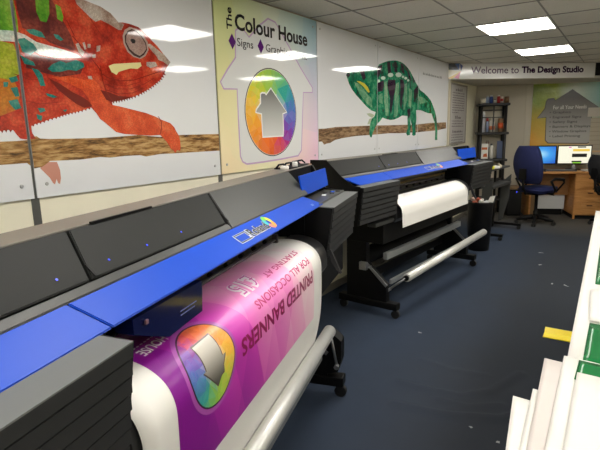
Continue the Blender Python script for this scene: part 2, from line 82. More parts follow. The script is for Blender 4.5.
# ------------------------------------------------------------------ mesh building
class MB:
    def __init__(s): s.bm = bmesh.new(); s.mi = 0
    def face(s, pts):
        vs = [s.bm.verts.new(p) for p in pts]
        try:
            f = s.bm.faces.new(vs); f.material_index = s.mi; return f
        except ValueError: return None
    def box(s, x0, x1, y0, y1, z0, z1, bev=0):
        t = bmesh.new()
        bmesh.ops.create_cube(t, size=1)
        for v in t.verts:
            v.co = Vector(((x0+x1)/2+v.co.x*(x1-x0), (y0+y1)/2+v.co.y*(y1-y0), (z0+z1)/2+v.co.z*(z1-z0)))
        if bev: bmesh.ops.bevel(t, geom=list(t.edges), offset=bev, segments=2, affect='EDGES', profile=.5)
        s.merge(t); return s
    def merge(s, t, M=None):
        if M is not None: bmesh.ops.transform(t, matrix=M, verts=list(t.verts))
        vm = {v: s.bm.verts.new(v.co) for v in t.verts}
        for f in t.faces:
            try:
                g = s.bm.faces.new([vm[v] for v in f.verts]); g.material_index = s.mi; g.smooth = f.smooth
            except ValueError: pass
        t.free()
    def tube(s, pts, r, n=10, cap=True):
        """swept round bar through pts; r number or list"""
        P = [Vector(p) for p in pts]
        R = r if isinstance(r, (list, tuple)) else [r]*len(P)
        rings = []
        up = None
        for i, p in enumerate(P):
            d = (P[min(i+1, len(P)-1)]-P[max(i-1, 0)])
            d = d.normalized() if d.length > 1e-9 else Vector((0, 0, 1))
            if up is None:
                up = Vector((0, 0, 1)) if abs(d.z) < .9 else Vector((1, 0, 0))
            a = d.cross(up)
            if a.length < 1e-6: a = d.cross(Vector((0, 1, 0)))
            a.normalize(); b = a.cross(d).normalized(); up = b
            rings.append([s.bm.verts.new(p+(a*math.cos(2*PI*k/n)+b*math.sin(2*PI*k/n))*R[i]) for k in range(n)])
        for i in range(len(rings)-1):
            for k in range(n):
                f = s.bm.faces.new([rings[i][k], rings[i][(k+1) % n], rings[i+1][(k+1) % n], rings[i+1][k]])
                f.smooth = True; f.material_index = s.mi
        if cap:
            for rg in (rings[0][::-1], rings[-1]):
                f = s.bm.faces.new(rg); f.material_index = s.mi
        return s
    def lathe(s, prof, c=(0, 0, 0), n=20):
        """(radius, z) profile turned about the z axis"""
        rings = []
        for r, z in prof:
            rings.append([s.bm.verts.new((c[0]+r*math.cos(2*PI*k/n), c[1]+r*math.sin(2*PI*k/n), c[2]+z)) for k in range(n)])
        for i in range(len(rings)-1):
            for k in range(n):
                f = s.bm.faces.new([rings[i][k], rings[i][(k+1) % n], rings[i+1][(k+1) % n], rings[i+1][k]])
                f.smooth = True; f.material_index = s.mi
        for rg, rv in ((rings[0][::-1], prof[0][0]), (rings[-1], prof[-1][0])):
            if rv > 1e-4:
                f = s.bm.faces.new(rg); f.material_index = s.mi
        return s
    def prism(s, prof, a0, a1, axis='y', s0=None, s1=None, smooth=False):
        """closed profile (p, q) swept along an axis; axis y: p=x q=z.  s0/s1: per-point shift of the ends"""
        def pt(p, q, a):
            return {'y': (p, a, q), 'x': (a, p, q), 'z': (p, q, a)}[axis]
        n = len(prof)
        A = [s.bm.verts.new(pt(p, q, a0+(s0[i] if s0 else 0))) for i, (p, q) in enumerate(prof)]
        B = [s.bm.verts.new(pt(p, q, a1+(s1[i] if s1 else 0))) for i, (p, q) in enumerate(prof)]
        for i in range(n):
            f = s.bm.faces.new([A[i], A[(i+1) % n], B[(i+1) % n], B[i]]); f.material_index = s.mi; f.smooth = smooth
        for F in (A[::-1], B):
            f = s.bm.faces.new(F); f.material_index = s.mi
        return s
    def xform(s, M): bmesh.ops.transform(s.bm, matrix=M, verts=list(s.bm.verts)); return s
    def build(s, name, m, parent=None, fix=True, uv=None):
        if fix: bmesh.ops.recalc_face_normals(s.bm, faces=list(s.bm.faces))
        if uv:
            L = s.bm.loops.layers.uv.new('UV')
            for f in s.bm.faces:
                for l in f.loops: l[L].uv = uv(l.vert.co)
        me = bpy.data.meshes.new(name); s.bm.to_mesh(me); s.bm.free()
        for x in (m if isinstance(m, (list, tuple)) else [m]): me.materials.append(x)
        o = bpy.data.objects.new(name, me); COL.objects.link(o)
        if parent: o.parent = parent
        return o

def tag(o, label, cat, group=None):
    o['label'] = label; o['category'] = cat
    if group: o['group'] = group
    return o
def thing(name, label, cat, loc=(0, 0, 0), rz=0, group=None):
    o = bpy.data.objects.new(name, None); COL.objects.link(o); o.empty_display_size = .05
    o.location = loc; o.rotation_euler = (0, 0, rz)
    return tag(o, label, cat, group)
def struct(o): o['kind'] = 'structure'; return o
def copy_tree(o, parent=None):
    c = o.copy(); COL.objects.link(c)
    if parent: c.parent = parent
    for ch in list(o.children): copy_tree(ch, c)
    return c
def rbox(x0, x1, y0, y1, z0, z1, bev=0): return MB().box(x0, x1, y0, y1, z0, z1, bev)

def text2d(s, w, h, bold=0.0):
    """flat lettering stretched into a w x h box, lower left at 0,0: returns bmesh in the xy plane"""
    cu = bpy.data.curves.new('t', 'FONT'); cu.body = s; cu.offset = bold; cu.resolution_u = 3
    o = bpy.data.objects.new('t', cu); COL.objects.link(o)
    bpy.context.view_layer.update()
    me = bpy.data.meshes.new_from_object(o.evaluated_get(bpy.context.evaluated_depsgraph_get()))
    bm = bmesh.new(); bm.from_mesh(me)
    bpy.data.objects.remove(o); bpy.data.curves.remove(cu); bpy.data.meshes.remove(me)
    xs = [v.co.x for v in bm.verts]; ys = [v.co.y for v in bm.verts]
    x0, x1, y0, y1 = min(xs), max(xs), min(ys), max(ys)
    for v in bm.verts:
        v.co = Vector(((v.co.x-x0)/(x1-x0)*w, (v.co.y-y0)/(y1-y0)*h, 0))
    return bm
def clip(poly, ax, val, keep_gt):
    out = []
    ins = lambda p: (p[ax] >= val) if keep_gt else (p[ax] <= val)
    for i in range(len(poly)):
        a, b = poly[i], poly[(i+1) % len(poly)]
        if ins(a): out.append(a)
        if ins(a) != ins(b):
            t = (val-a[ax])/(b[ax]-a[ax]); out.append((a[0]+t*(b[0]-a[0]), a[1]+t*(b[1]-a[1])))
    return out

# ------------------------------------------------------------------ special materials
def m_carpet():
    m = bpy.data.materials.new('blue_office_carpet'); m.use_nodes = True; k = NT(m)
    c = k.coord()
    big = k.noise(c, .9, 4, .6).outputs[0]; mid = k.noise(c, 7, 5, .7).outputs[0]; fine = k.noise(c, 420, 2, .7).outputs[0]
    base = k.mix(big, lin((54, 67, 89)), lin((66, 78, 97)))
    base = k.mix(k.math('MULTIPLY', mid, .55), base, lin((46, 54, 68)))
    sep = k.add('ShaderNodeSeparateXYZ'); k.link(c, sep.inputs[0])
    # dusty by the desk; along the table a lighting cast is painted grey
    gx = k.add('ShaderNodeMapRange'); gx.inputs[1].default_value = -1.1; gx.inputs[2].default_value = -.35; k.link(k.math('ADD', sep.outputs[0], k.math('MULTIPLY', big, .5)), gx.inputs[0])
    gy = k.add('ShaderNodeMapRange'); gy.inputs[1].default_value = 7.3; gy.inputs[2].default_value = 8.3; k.link(sep.outputs[1], gy.inputs[0])
    base = k.mix(k.math('MULTIPLY', gx.outputs[0], .8), base, lin((54, 56, 58)))
    base = k.mix(k.math('MULTIPLY', gy.outputs[0], .85), base, lin((104, 99, 90)))
    base = k.mix(k.math('MULTIPLY', fine, .5), base, lin((30, 34, 42)))
    k.link(base, k.b.inputs['Base Color'])
    k.b.inputs['Roughness'].default_value = .95; k.b.inputs['Specular IOR Level'].default_value = .15
    k.bump(k.math('ADD', fine, k.math('MULTIPLY', mid, .6)), .5, .006)
    return m
def m_scales(name, c1, c2, c3, scale=45):
    m = bpy.data.materials.new(name); m.use_nodes = True; k = NT(m)
    c = k.coord()
    v = k.add('ShaderNodeTexVoronoi', i_Scale=scale*2.2); k.link(c, v.inputs['Vector'])
    n = k.noise(c, 9, 6, .7).outputs[0]
    base = k.ramp(n, [(.36, lin(c1)), (.5, lin(c2)), (.62, lin(c3))])
    base = k.mix(k.math('MULTIPLY', k.math('GREATER_THAN', v.outputs['Distance'], .5), .22), base, lin([x*.45 for x in c1]))
    k.link(base, k.b.inputs['Base Color']); k.b.inputs['Roughness'].default_value = GLOSS
    return m
GLOSS = .05
def m_bark(name, c1, c2, c3):
    m = bpy.data.materials.new(name); m.use_nodes = True; k = NT(m)
    mp = k.add('ShaderNodeMapping'); mp.inputs['Scale'].default_value = (1, 5, 32); k.link(k.coord(), mp.inputs[0])
    n = k.noise(mp.outputs[0], 1.6, 6, .68).outputs[0]
    k.link(k.ramp(n, [(.36, lin(c1)), (.47, lin(c2)), (.6, lin(c3))]), k.b.inputs['Base Color'])
    k.b.inputs['Roughness'].default_value = GLOSS; return m
def m_ring(name, rough):
    """colour wheel; each facet carries one UV point, so it prints in one flat colour"""
    m = bpy.data.materials.new(name); m.use_nodes = True; k = NT(m)
    uv = k.coord('UV'); sp = k.add('ShaderNodeSeparateXYZ'); k.link(uv, sp.inputs[0])
    th = k.math('DIVIDE', k.math('ARCTAN2', sp.outputs[1], sp.outputs[0]), 2*PI)
    w_ = k.add('ShaderNodeTexWhiteNoise'); k.link(uv, w_.inputs['Vector'])
    cw = k.math('FRACT', k.math('ADD', k.math('SUBTRACT', 1.25, th), k.math('MULTIPLY', k.math('SUBTRACT', w_.outputs['Value'], .5), .05)))
    col = k.ramp(cw, [(0, lin((150, 200, 60))), (.06, lin((110, 196, 110))), (.13, lin((40, 170, 160))), (.22, lin((60, 120, 190))), (.31, lin((110, 80, 190))), (.38, lin((150, 40, 150))), (.43, lin((214, 50, 100))),
                      (.49, lin((228, 90, 40))), (.57, lin((240, 120, 30))), (.68, lin((246, 160, 30))), (.78, lin((246, 196, 60))), (.86, lin((220, 214, 60))), (.93, lin((176, 214, 50))), (1, lin((150, 200, 60)))])
    r = k.math('SQRT', k.math('ADD', k.math('POWER', sp.outputs[0], 2), k.math('POWER', sp.outputs[1], 2)))
    pale = k.math('MINIMUM', k.math('MAXIMUM', k.math('SUBTRACT', 1.22, k.math('MULTIPLY', r, 2.1)), 0), .85)
    col = k.mix(pale, col, lin((236, 232, 226)))
    sc = k.add('ShaderNodeSeparateColor'); k.link(w_.outputs['Color'], sc.inputs[0])
    col = k.mix(k.math('MULTIPLY', sc.outputs[1], .08), col, lin((255, 255, 255)))
    col = k.mix(k.math('MULTIPLY', sc.outputs[2], .12), col, lin((40, 30, 40)))
    k.link(col, k.b.inputs['Base Color']); k.b.inputs['Roughness'].default_value = rough
    return m
def facets(r, seed):
    """disc of irregular triangles in the xy plane; returns bmesh whose UV layer holds one point per facet"""
    from mathutils.geometry import delaunay_2d_cdt
    rnd = random.Random(seed); P = [Vector((math.cos(2*PI*i/40), math.sin(2*PI*i/40)))*r for i in range(40)]
    while len(P) < 105:
        a, q = rnd.random()*2*PI, r*math.sqrt(rnd.random())*.93
        p = Vector((math.cos(a), math.sin(a)))*q
        if all((p-o).length > r*.12 for o in P): P.append(p)
        elif rnd.random() < .02: P.append(p)
    V, E_, F, *_ = delaunay_2d_cdt(P, [], [], 0, 1e-6)
    bm = bmesh.new(); vs = [bm.verts.new((v.x, v.y, 0)) for v in V]; L = bm.loops.layers.uv.new('UV')
    for f in F:
        g = bm.faces.new([vs[i] for i in f]); c = sum((V[i] for i in f), Vector((0, 0)))/len(f)/r
        for l in g.loops: l[L].uv = c
    return bm
def m_pastel():
    """printed pastel wash of the signboard"""
    m = bpy.data.materials.new('pastel_print'); m.use_nodes = True; k = NT(m)
    c = k.coord(); sp = k.add('ShaderNodeSeparateXYZ'); k.link(c, sp.inputs[0])
    v = k.add('ShaderNodeTexVoronoi', i_Scale=3.2); k.link(c, v.inputs['Vector'])
    vs = k.add('ShaderNodeSeparateXYZ'); k.link(v.outputs['Position'], vs.inputs[0])
    y = k.math('ADD', k.math('MULTIPLY', sp.outputs[1], .7), k.math('MULTIPLY', vs.outputs[1], .3))
    z = k.math('ADD', k.math('MULTIPLY', sp.outputs[2], .7), k.math('MULTIPLY', vs.outputs[2], .3))
    my = k.add('ShaderNodeMapRange'); my.inputs[1].default_value = 2.5; my.inputs[2].default_value = 3.55; k.link(y, my.inputs[0])
    mz = k.add('ShaderNodeMapRange'); mz.inputs[1].default_value = 1.25; mz.inputs[2].default_value = 2.3; k.link(z, mz.inputs[0])
    top = k.ramp(my.outputs[0], [(0, lin((214, 224, 158))), (.5, lin((222, 230, 214))), (1, lin((170, 205, 215)))])
    bot = k.ramp(my.outputs[0], [(0, lin((246, 226, 184))), (.4, lin((236, 232, 190))), (.75, lin((244, 214, 205))), (1, lin((240, 196, 220)))])
    k.link(k.mix(mz.outputs[0], bot, top), k.b.inputs['Base Color']); k.b.inputs['Roughness'].default_value = GLOSS
    return m
def m_grad(name, ca, cb, axis, a, b, rough=GLOSS, coord='Object'):
    """printed two-colour gradient"""
    m = bpy.data.materials.new(name); m.use_nodes = True; k = NT(m)
    sp = k.add('ShaderNodeSeparateXYZ'); k.link(k.coord(coord), sp.inputs[0])
    mr = k.add('ShaderNodeMapRange'); mr.inputs[1].default_value = a; mr.inputs[2].default_value = b; k.link(sp.outputs[axis], mr.inputs[0])
    k.link(k.mix(mr.outputs[0], lin(ca), lin(cb)), k.b.inputs['Base Color']); k.b.inputs['Roughness'].default_value = rough
    return m
def m_banner():
    """printed vinyl: purple to pale pink shards; UV = metres along the roll / along the feed"""
    m = bpy.data.materials.new('banner_print'); m.use_nodes = True; k = NT(m)
    uv = k.coord('UV'); sp = k.add('ShaderNodeSeparateXYZ'); k.link(uv, sp.inputs[0])
    x, y = sp.outputs[0], sp.outputs[1]
    def band(slope, w, ph):  # slanted stripes, value stepped per stripe
        t = k.math('ADD', k.math('MULTIPLY', y, slope), x)
        return k.math('FRACT', k.math('MULTIPLY', k.math('FLOOR', k.math('DIVIDE', k.math('ADD', t, ph), w)), .618))
    j = k.math('ADD', k.math('MULTIPLY', k.math('SUBTRACT', band(-.35, .17, .02), .5), .22), k.math('MULTIPLY', k.math('SUBTRACT', band(.5, .23, .11), .5), .17))
    t = k.math('ADD', k.math('ADD', x, j), k.math('MULTIPLY', k.math('SUBTRACT', .42, y), .55))  # paler toward the feed: gloss reflection put into the print colour
    col = k.ramp(k.math('DIVIDE', t, 1.6), [(.08, lin((136, 24, 146))), (.24, lin((168, 36, 164))), (.34, lin((202, 62, 180))), (.44, lin((226, 104, 192))), (.56, lin((240, 150, 204))), (.68, lin((244, 188, 214))), (.80, lin((246, 214, 224))), (.9, lin((246, 238, 238)))])
    k.link(col, k.b.inputs['Base Color']); k.b.inputs['Roughness'].default_value = .3
    return m

# ------------------------------------------------------------------ common materials
M_white_wall = mat('cream_wall_paint', (238, 232, 208), .6, var=.03, vscale=3, bump=.1, bscale=120)
M_far_wall = mat('beige_wall_paint', (192, 184, 166), .6, var=.04, vscale=2, bump=.1, bscale=120)
M_board = mat('gloss_white_board', (226, 227, 229), GLOSS)
M_seam = mat('grey_metal_trim', (104, 104, 100), .4, .4)
M_black = mat('black_plastic', (10, 10, 11), .5, bump=.08, bscale=300, spec=.2)
M_rib = mat('ribbed_shaded_plastic', (46, 47, 48), .5, spec=.3)  # shade on the cover front is put into this darker grey
M_ledge = mat('ledge_lit_plastic', (112, 114, 113), .45, spec=.3)  # light on the cover top is put into this paler grey
M_dark = mat('dark_grey_plastic', (60, 61, 60), .4, spec=.36, var=.04, bump=.06, bscale=400)
M_lid = mat('charcoal_lid', (36, 37, 36), .55, spec=.16, var=.06, vscale=3, bump=.05, bscale=400)
M_top = mat('wall_reflect_top', (118, 113, 105), .45, var=.05)  # beige of the wall's reflection is put into this colour
M_blue = mat('printer_blue', (8, 70, 188), .42, spec=.25, var=.02)
M_alu = mat('brushed_aluminium', (214, 214, 210), .35, .45, var=.03, vscale=30)
M_steel = mat('dull_steel', (150, 152, 154), .4, .8)
M_rubber = mat('black_rubber', (18, 18, 19), .6)
M_white = mat('white_plastic', (232, 230, 224), .4)
M_paper = mat('white_vinyl_sheet', (240, 238, 232), .35, var=.01)
M_wood = None

def m_wood(name, c1, c2):
    m = bpy.data.materials.new(name); m.use_nodes = True; k = NT(m)
    mp = k.add('ShaderNodeMapping'); mp.inputs['Scale'].default_value = (3, 3, 22); k.link(k.coord(), mp.inputs[0])
    n = k.noise(mp.outputs[0], 1.6, 4, .6).outputs[0]
    k.link(k.ramp(n, [(.35, lin(c1)), (.65, lin(c2))]), k.b.inputs['Base Color']); k.b.inputs['Roughness'].default_value = .45
    return m
M_wood = m_wood('oak_laminate', (184, 124, 62), (206, 150, 88))

# ------------------------------------------------------------------ room shell
BA = math.radians(70)                                    # far wall runs at this bearing from the left wall
BD = Vector((math.sin(BA), math.cos(BA), 0)); BN = Vector((math.cos(BA), -math.sin(BA), 0))
CN = Vector((WX, 8.85, 0))
def far(s, off, z): return CN+BD*s+BN*off+Vector((0, 0, z))
FARM = Matrix.Translation(CN) @ Matrix(((BD.x, BN.x, 0), (BD.y, BN.y, 0), (0, 0, 1))).to_4x4()   # local x = along wall, y = out of wall
XR, YB = 2.12, -3.4
LW = (XR-WX)/math.sin(BA)
YFR = 8.85+LW*math.cos(BA)

fl = MB()
# carpet, with the ridges where it has rucked up by the near printer
RID = [([(-1.01, 2.546), (-.831, 2.561), (-.663, 2.585), (-.533, 2.72), (-.423, 3.02)], .007), ([(-.95, 2.31), (-.68, 2.357), (-.426, 2.47), (-.3, 2.62)], .009),
       ([(-.749, 2.486), (-.6, 2.49), (-.45, 2.60)], .006), ([(-1.0, 2.9), (-.8, 2.86), (-.6, 2.9)], .004)]
def segd(p, a, b):
    a = Vector(a); b = Vector(b); d = b-a; t = max(0, min(1, (p-a).dot(d)/d.length_squared)); return (p-a-d*t).length
def ruck(x, y):
    h = 0; p = Vector((x, y))
    for pl, a in RID:
        dd = min(segd(p, pl[i], pl[i+1]) for i in range(len(pl)-1)); h += 2.2*a*math.exp(-(dd/.032)**2)
    return h
def grid(x0, x1, y0, y1, nx, ny, fz):
    V = [[fl.bm.verts.new((x0+(x1-x0)*i/nx, y0+(y1-y0)*j/ny, fz(x0+(x1-x0)*i/nx, y0+(y1-y0)*j/ny))) for i in range(nx+1)] for j in range(ny+1)]
    for j in range(ny):
        for i in range(nx):
            f = fl.bm.faces.new([V[j][i], V[j][i+1], V[j+1][i+1], V[j+1][i]]); f.smooth = True
grid(-1.15, -.15, 2.1, 3.3, 80, 96, lambda x, y: ruck(x, y) if (-1.14 < x < -.16 and 2.11 < y < 3.29) else 0)
fl.face([(WX, YB, 0), (XR, YB, 0), (XR, 2.1, 0), (WX, 2.1, 0)])
fl.face([(WX, 2.1, 0), (-1.15, 2.1, 0), (-1.15, 3.3, 0), (WX, 3.3, 0)])
fl.face([(-.15, 2.1, 0), (XR, 2.1, 0), (XR, 3.3, 0), (-.15, 3.3, 0)])
fl.face([(WX, 3.3, 0), (XR, 3.3, 0), (XR, YFR, 0), (WX, 8.85, 0)])
struct(fl.build('floor', m_carpet(), fix=False))

def m_ceiling():
    m = bpy.data.materials.new('ceiling_tile'); m.use_nodes = True; k = NT(m)
    c = k.coord(); a = k.noise(c, 90, 4, .7).outputs[0]; b = k.noise(c, 2.2, 3).outputs[0]
    base = k.mix(b, lin((202, 197, 184)), lin((218, 213, 200)))
    base = k.mix(k.math('MULTIPLY', k.math('LESS_THAN', a, .4), .5), base, lin((180, 176, 168)))
    k.link(base, k.b.inputs['Base Color']); k.b.inputs['Roughness'].default_value = .85
    k.bump(a, .25, .004); return m
ce = MB(); ce.face([(WX, YB, CEIL), (WX, 8.85, CEIL), (XR, YFR, CEIL), (XR, YB, CEIL)])
struct(ce.build('ceiling', m_ceiling(), fix=False))
LX, LY = -1.2316, 4.7248                                  # a corner of the ceiling grid
gb = MB()
M_tbar = mat('ceiling_grid_bar', (138, 135, 126), .6)
for i in range(-1, 6):
    x = LX+.6*i; gb.box(x-.006, x+.006, YB, 9.2, CEIL-.004, CEIL+.001)
for j in range(-13, 8):
    y = LY+.6*j; gb.box(WX, XR, y-.006, y+.006, CEIL-.004, CEIL+.001)
struct(gb.build('trim_1', M_tbar))

w = MB(); w.face([(WX, YB, 0), (WX, 8.85, 0), (WX, 8.85, CEIL), (WX, YB, CEIL)]); struct(w.build('wall_left', M_white_wall, fix=False))
w = MB(); w.face([(XR, YB, 0), (XR, YB, CEIL), (XR, YFR, CEIL), (XR, YFR, 0)]); struct(w.build('wall_right', M_white_wall, fix=False))
w = MB(); w.face([(WX, YB, 0), (WX, YB, CEIL), (XR, YB, CEIL), (XR, YB, 0)]); struct(w.build('wall_rear', M_white_wall, fix=False))
w = MB(); w.face([(WX, 8.85, 0), (XR, YFR, 0), (XR, YFR, CEIL), (WX, 8.85, CEIL)]); struct(w.build('wall_far', M_far_wall, fix=False))
# dropped ceiling over the design corner: a slanting bulkhead
TA = math.radians(48.7); TD = Vector((math.sin(TA), math.cos(TA), 0)); TN = Vector((math.cos(TA), -math.sin(TA), 0)); T0 = Vector((WX, 7.2, 0))
w = MB(); e = T0+TD*4.26
w.prism([(WX+.001, 7.2), (e.x, e.y), (WX+.001, 8.849)], 2.157, CEIL-.001, 'z'); struct(w.build('trim_2', mat('bulkhead_paint', (190, 184, 170), .6)))
# boxed-in pipe edge where the alcove starts, and grey channels in the panel joints
w = MB(); w.box(WX, WX+.03, 7.235, 7.30, 0, 2.157); struct(w.build('trim_3', mat('cream_trim', (206, 198, 176), .5)))
for n_, y in enumerate((1.163, 2.391, 3.62, 4.812, 6.012)):
    w = MB(); w.box(WX, WX+.005, y-.018, y+.018, .02, CEIL-.012); struct(w.build('trim_%d' % (4+n_), M_seam))
w = MB(); w.box(WX, WX+.014, -.1, 7.235, CEIL-.0095, CEIL-.001); struct(w.build('trim_9', mat('panel_top_rail', (150, 140, 120), .5)))
w = MB(); w.box(WX, WX+.012, YB, 8.84, 0, .07, .002); struct(w.build('baseboard_left', mat('grey_skirting', (120, 116, 106), .5)))
w = MB(); w.box(.02, LW-.02, 0, .012, 0, .07); w.xform(FARM); struct(w.build('baseboard_far', MATS['grey_skirting']))
# pale door-like reveal strip beside the far poster
w = MB(); w.box(.80, .875, 0, .015, .07, 2.15); w.xform(FARM); struct(w.build('trim_10', mat('pale_reveal', (196, 188, 170), .5)))

# ------------------------------------------------------------------ ceiling lights
M_lamp = bpy.data.materials.new('lit_diffuser'); M_lamp.use_nodes = True
_k = NT(M_lamp); _k.b.inputs['Base Color'].default_value = (.9, .9, .9, 1)
_k.b.inputs['Emission Color'].default_value = lin((255, 251, 243)); _k.b.inputs['Emission Strength'].default_value = 20.0
M_frame = mat('white_lamp_frame', (225, 222, 212), .4)
def lamp(i, j, label, group=None):
    x, y = LX+.6*i, LY+.6*j
    t = thing('ceiling_light', label, 'ceiling light', (x+.3, y+.3, CEIL), group=group)
    f = MB()
    for a, b, c, d in ((-.298, .298, -.298, -.285), (-.298, .298, .285, .298), (-.298, -.285, -.285, .285), (.285, .298, -.285, .285)): f.box(a, b, c, d, -.012, -.0045)
    f.build('frame', M_frame, t)
    d = MB(); d.box(-.285, .285, -.285, .285, -.009, -.0045); d.build('diffuser', M_lamp, t)
    return t
lamp(0, 0, 'square lit ceiling panel light, the larger and nearer of the two in view')
lamp(0, 3, 'square lit ceiling panel light, the farther one close to the welcome banner')
GL = 'ceiling lights out of frame, mirrored in the wall panels'
for i, j in ((3, 3), (3, 0), (3, -3), (0, -3), (0, -6), (3, -6), (0, -9), (3, -9)):  # rear rows assumed from the grid, unseen; last kept for light on near printer
    lamp(i, j, 'square lit ceiling light out of frame, only the forward rows mirrored in the gloss wall panels', GL)

# ------------------------------------------------------------------ wall panels of the left wall
PX = WX+.013
M_screw = mat('screw_head', (176, 176, 174), .4, .3)
def panel(name, y0, y1, label, m=M_board, cat='wall panel'):
    t = thing(name, label, cat, (0, 0, 0))
    b = MB(); b.box(WX+.006, PX, y0, y1, 1.2245, 2.3715); b.build('board', m, t)
    for yy in (y0+.05, y1-.05):
        for zz in (1.285, 2.32):
            s = MB(); s.lathe([(.0085, 0), (.0085, .002), (.006, .0035)], n=14)
            s.xform(Matrix.Translation((PX, yy, zz)) @ Matrix.Rotation(PI/2, 4, 'Y')); s.build('screw', M_screw, t)
    return t
p0 = panel('wall_panel', -.07, 1.156, 'gloss wall panel at the far left edge printed with the green flank of a chameleon')
p1 = panel('wall_panel', 1.170, 2.384, 'gloss wall panel printed with a red chameleon head and arm on a branch')
p2 = panel('wall_panel', 2.399, 3.615, 'gloss pastel signboard reading The Colour House with a colour wheel', m_pastel(), 'sign')
p3 = panel('wall_panel', 3.625, 4.807, 'gloss white wall panel with the head of the green chameleon')
p4 = panel('wall_panel', 4.817, 6.007, 'gloss white wall panel with the striped body of the green chameleon')
p5 = panel('wall_panel', 6.017, 7.225, 'gloss white wall panel with the tail of the green chameleon and small grey text')

PR = {}
def pm(name, fn):
    if name not in PR: PR[name] = fn()
    return PR[name]
def flat(c): return lambda: mat('print_'+'_'.join(map(str, c)), c, GLOSS)
RED = lambda: m_scales('scales_red', (136, 30, 20), (194, 54, 34), (214, 88, 54), 40)
def artwork(pan, y0, y1, layers, name='artwork'):
    """flat print: layered shapes a fraction of a millimetre apart on the board, clipped to this panel"""
    b = MB(); ms = []; d = PX+.0004; any_ = False
    for m, polys in layers:
        if m not in ms: ms.append(m)
        b.mi = ms.index(m)
        for pl in polys:
            q = clip(clip(clip(pl, 0, y0, True), 0, y1, False), 1, 2.371, False)
            q = [p for i, p in enumerate(q) if abs(p[0]-q[i-1][0])+abs(p[1]-q[i-1][1]) > 1e-5]
            if len(q) >= 3:
                b.face([(d, p[0], p[1]) for p in q]); any_ = True
        d += .0003
    for f in b.bm.faces: f.normal_update()
    bmesh.ops.triangulate(b.bm, faces=list(b.bm.faces), ngon_method='EAR_CLIP')
    for f in b.bm.faces:
        f.normal_update()
        if f.normal.x < 0: f.normal_flip()
    if any_: return b.build(name, ms, pan, fix=False)
R_ = pm('red', RED)
teal = pm('teal', lambda: m_scales('scales_teal', (24, 92, 88), (40, 128, 116), (88, 150, 130), 45))
mar = pm('mar', lambda: m_scales('scales_maroon', (84, 32, 32), (110, 44, 40), (150, 70, 56), 36))
grn = pm('grn', lambda: m_scales('scales_green', (70, 138, 30), (104, 164, 44), (140, 178, 60), 36))
ygr = pm('ygr', lambda: m_scales('scales_yellow_green', (130, 150, 36), (160, 172, 48), (186, 182, 70), 36))
yel = pm('yel', lambda: m_scales('scales_orange', (176, 96, 30), (196, 124, 40), (190, 84, 36), 36))
stripe = pm('str', lambda: m_scales('scales_stripe_glint', (170, 196, 180), (212, 220, 208), (226, 200, 196), 36))  # pale flank stripe, with a lamp reflection also put into its colour
crest = pm('crest', lambda: m_scales('scales_crest', (150, 118, 100), (190, 168, 154), (206, 190, 176), 60))
shade = mat('print_dark_fold', (112, 28, 20), GLOSS); lip = mat('print_lip', (224, 212, 150), GLOSS)
eyeo = mat('print_eyelid', (176, 150, 138), GLOSS); eyed = mat('print_eye_rim', (70, 50, 46), GLOSS); eyei = pm('eye', lambda: m_scales('scales_eye', (140, 108, 100), (168, 136, 126), (176, 148, 138), 60)); pup = mat('print_pupil', (26, 20, 20), GLOSS)
orng = pm('orng', lambda: m_scales('scales_orange_red', (196, 62, 28), (220, 82, 40), (232, 112, 62), 60)); dk = mat('print_crease', (128, 34, 24), GLOSS)
bark1 = m_bark('bark_print', (70, 46, 24), (146, 104, 54), (196, 158, 104)); foot = mat('print_foot', (200, 140, 122), GLOSS)
L1 = [(foot, [D['ch1_foot']]), (bark1, [D['ch1_branch']]), (dk, D['ch1_spikes']), (R_, [D['ch1_body']]), (orng, D['ch1_arm']), (yel, D['ch1_yellow']), (ygr, D['ch1_ygreen']), (mar, [D['ch1_maroon'], D['ch1_maroon2']]), (shade, D['ch1_shade']), (grn, D['ch1_green']),
      (stripe, D['ch1_stripe_glint']), (dk, D['ch1_creases']), (teal, D['ch1_teal']), (crest, D['ch1_crest']), (lip, D['ch1_lip']), (eyeo, [D['ch1_eye_out']]), (eyed, [D['ch1_eye_dark']]), (eyei, [D['ch1_eye_in']]), (pup, [D['ch1_pupil']])]
artwork(p0, -.07, 1.156, L1); artwork(p1, 1.170, 2.384, L1)
g2 = pm('g2', lambda: m_scales('scales_emerald', (8, 84, 62), (22, 128, 92), (84, 168, 124), 26))
g2d = mat('print_dark_stripe', (50, 30, 52), GLOSS); g2l = pm('g2l', lambda: m_scales('scales_mint', (72, 142, 108), (112, 168, 130), (150, 186, 150), 26))
bark2 = m_bark('branch_print', (84, 64, 46), (128, 100, 74), (168, 138, 106))
L2 = [(bark2, [D['ch2_branch']]), (mat('print_claw', (176, 186, 160), GLOSS), D['ch2_claw']), (g2, [D['ch2_body']]), (g2l, D['ch2_light']), (g2d, D['ch2_dark']), (mat('print_dot', (196, 220, 204), GLOSS), D['ch2_dots']), (mat('print_yellow_line', (206, 200, 70), GLOSS), D['ch2_yellow'])]
artwork(p3, 3.625, 4.807, L2); artwork(p4, 4.817, 6.007, L2); artwork(p5, 6.017, 7.225, L2)

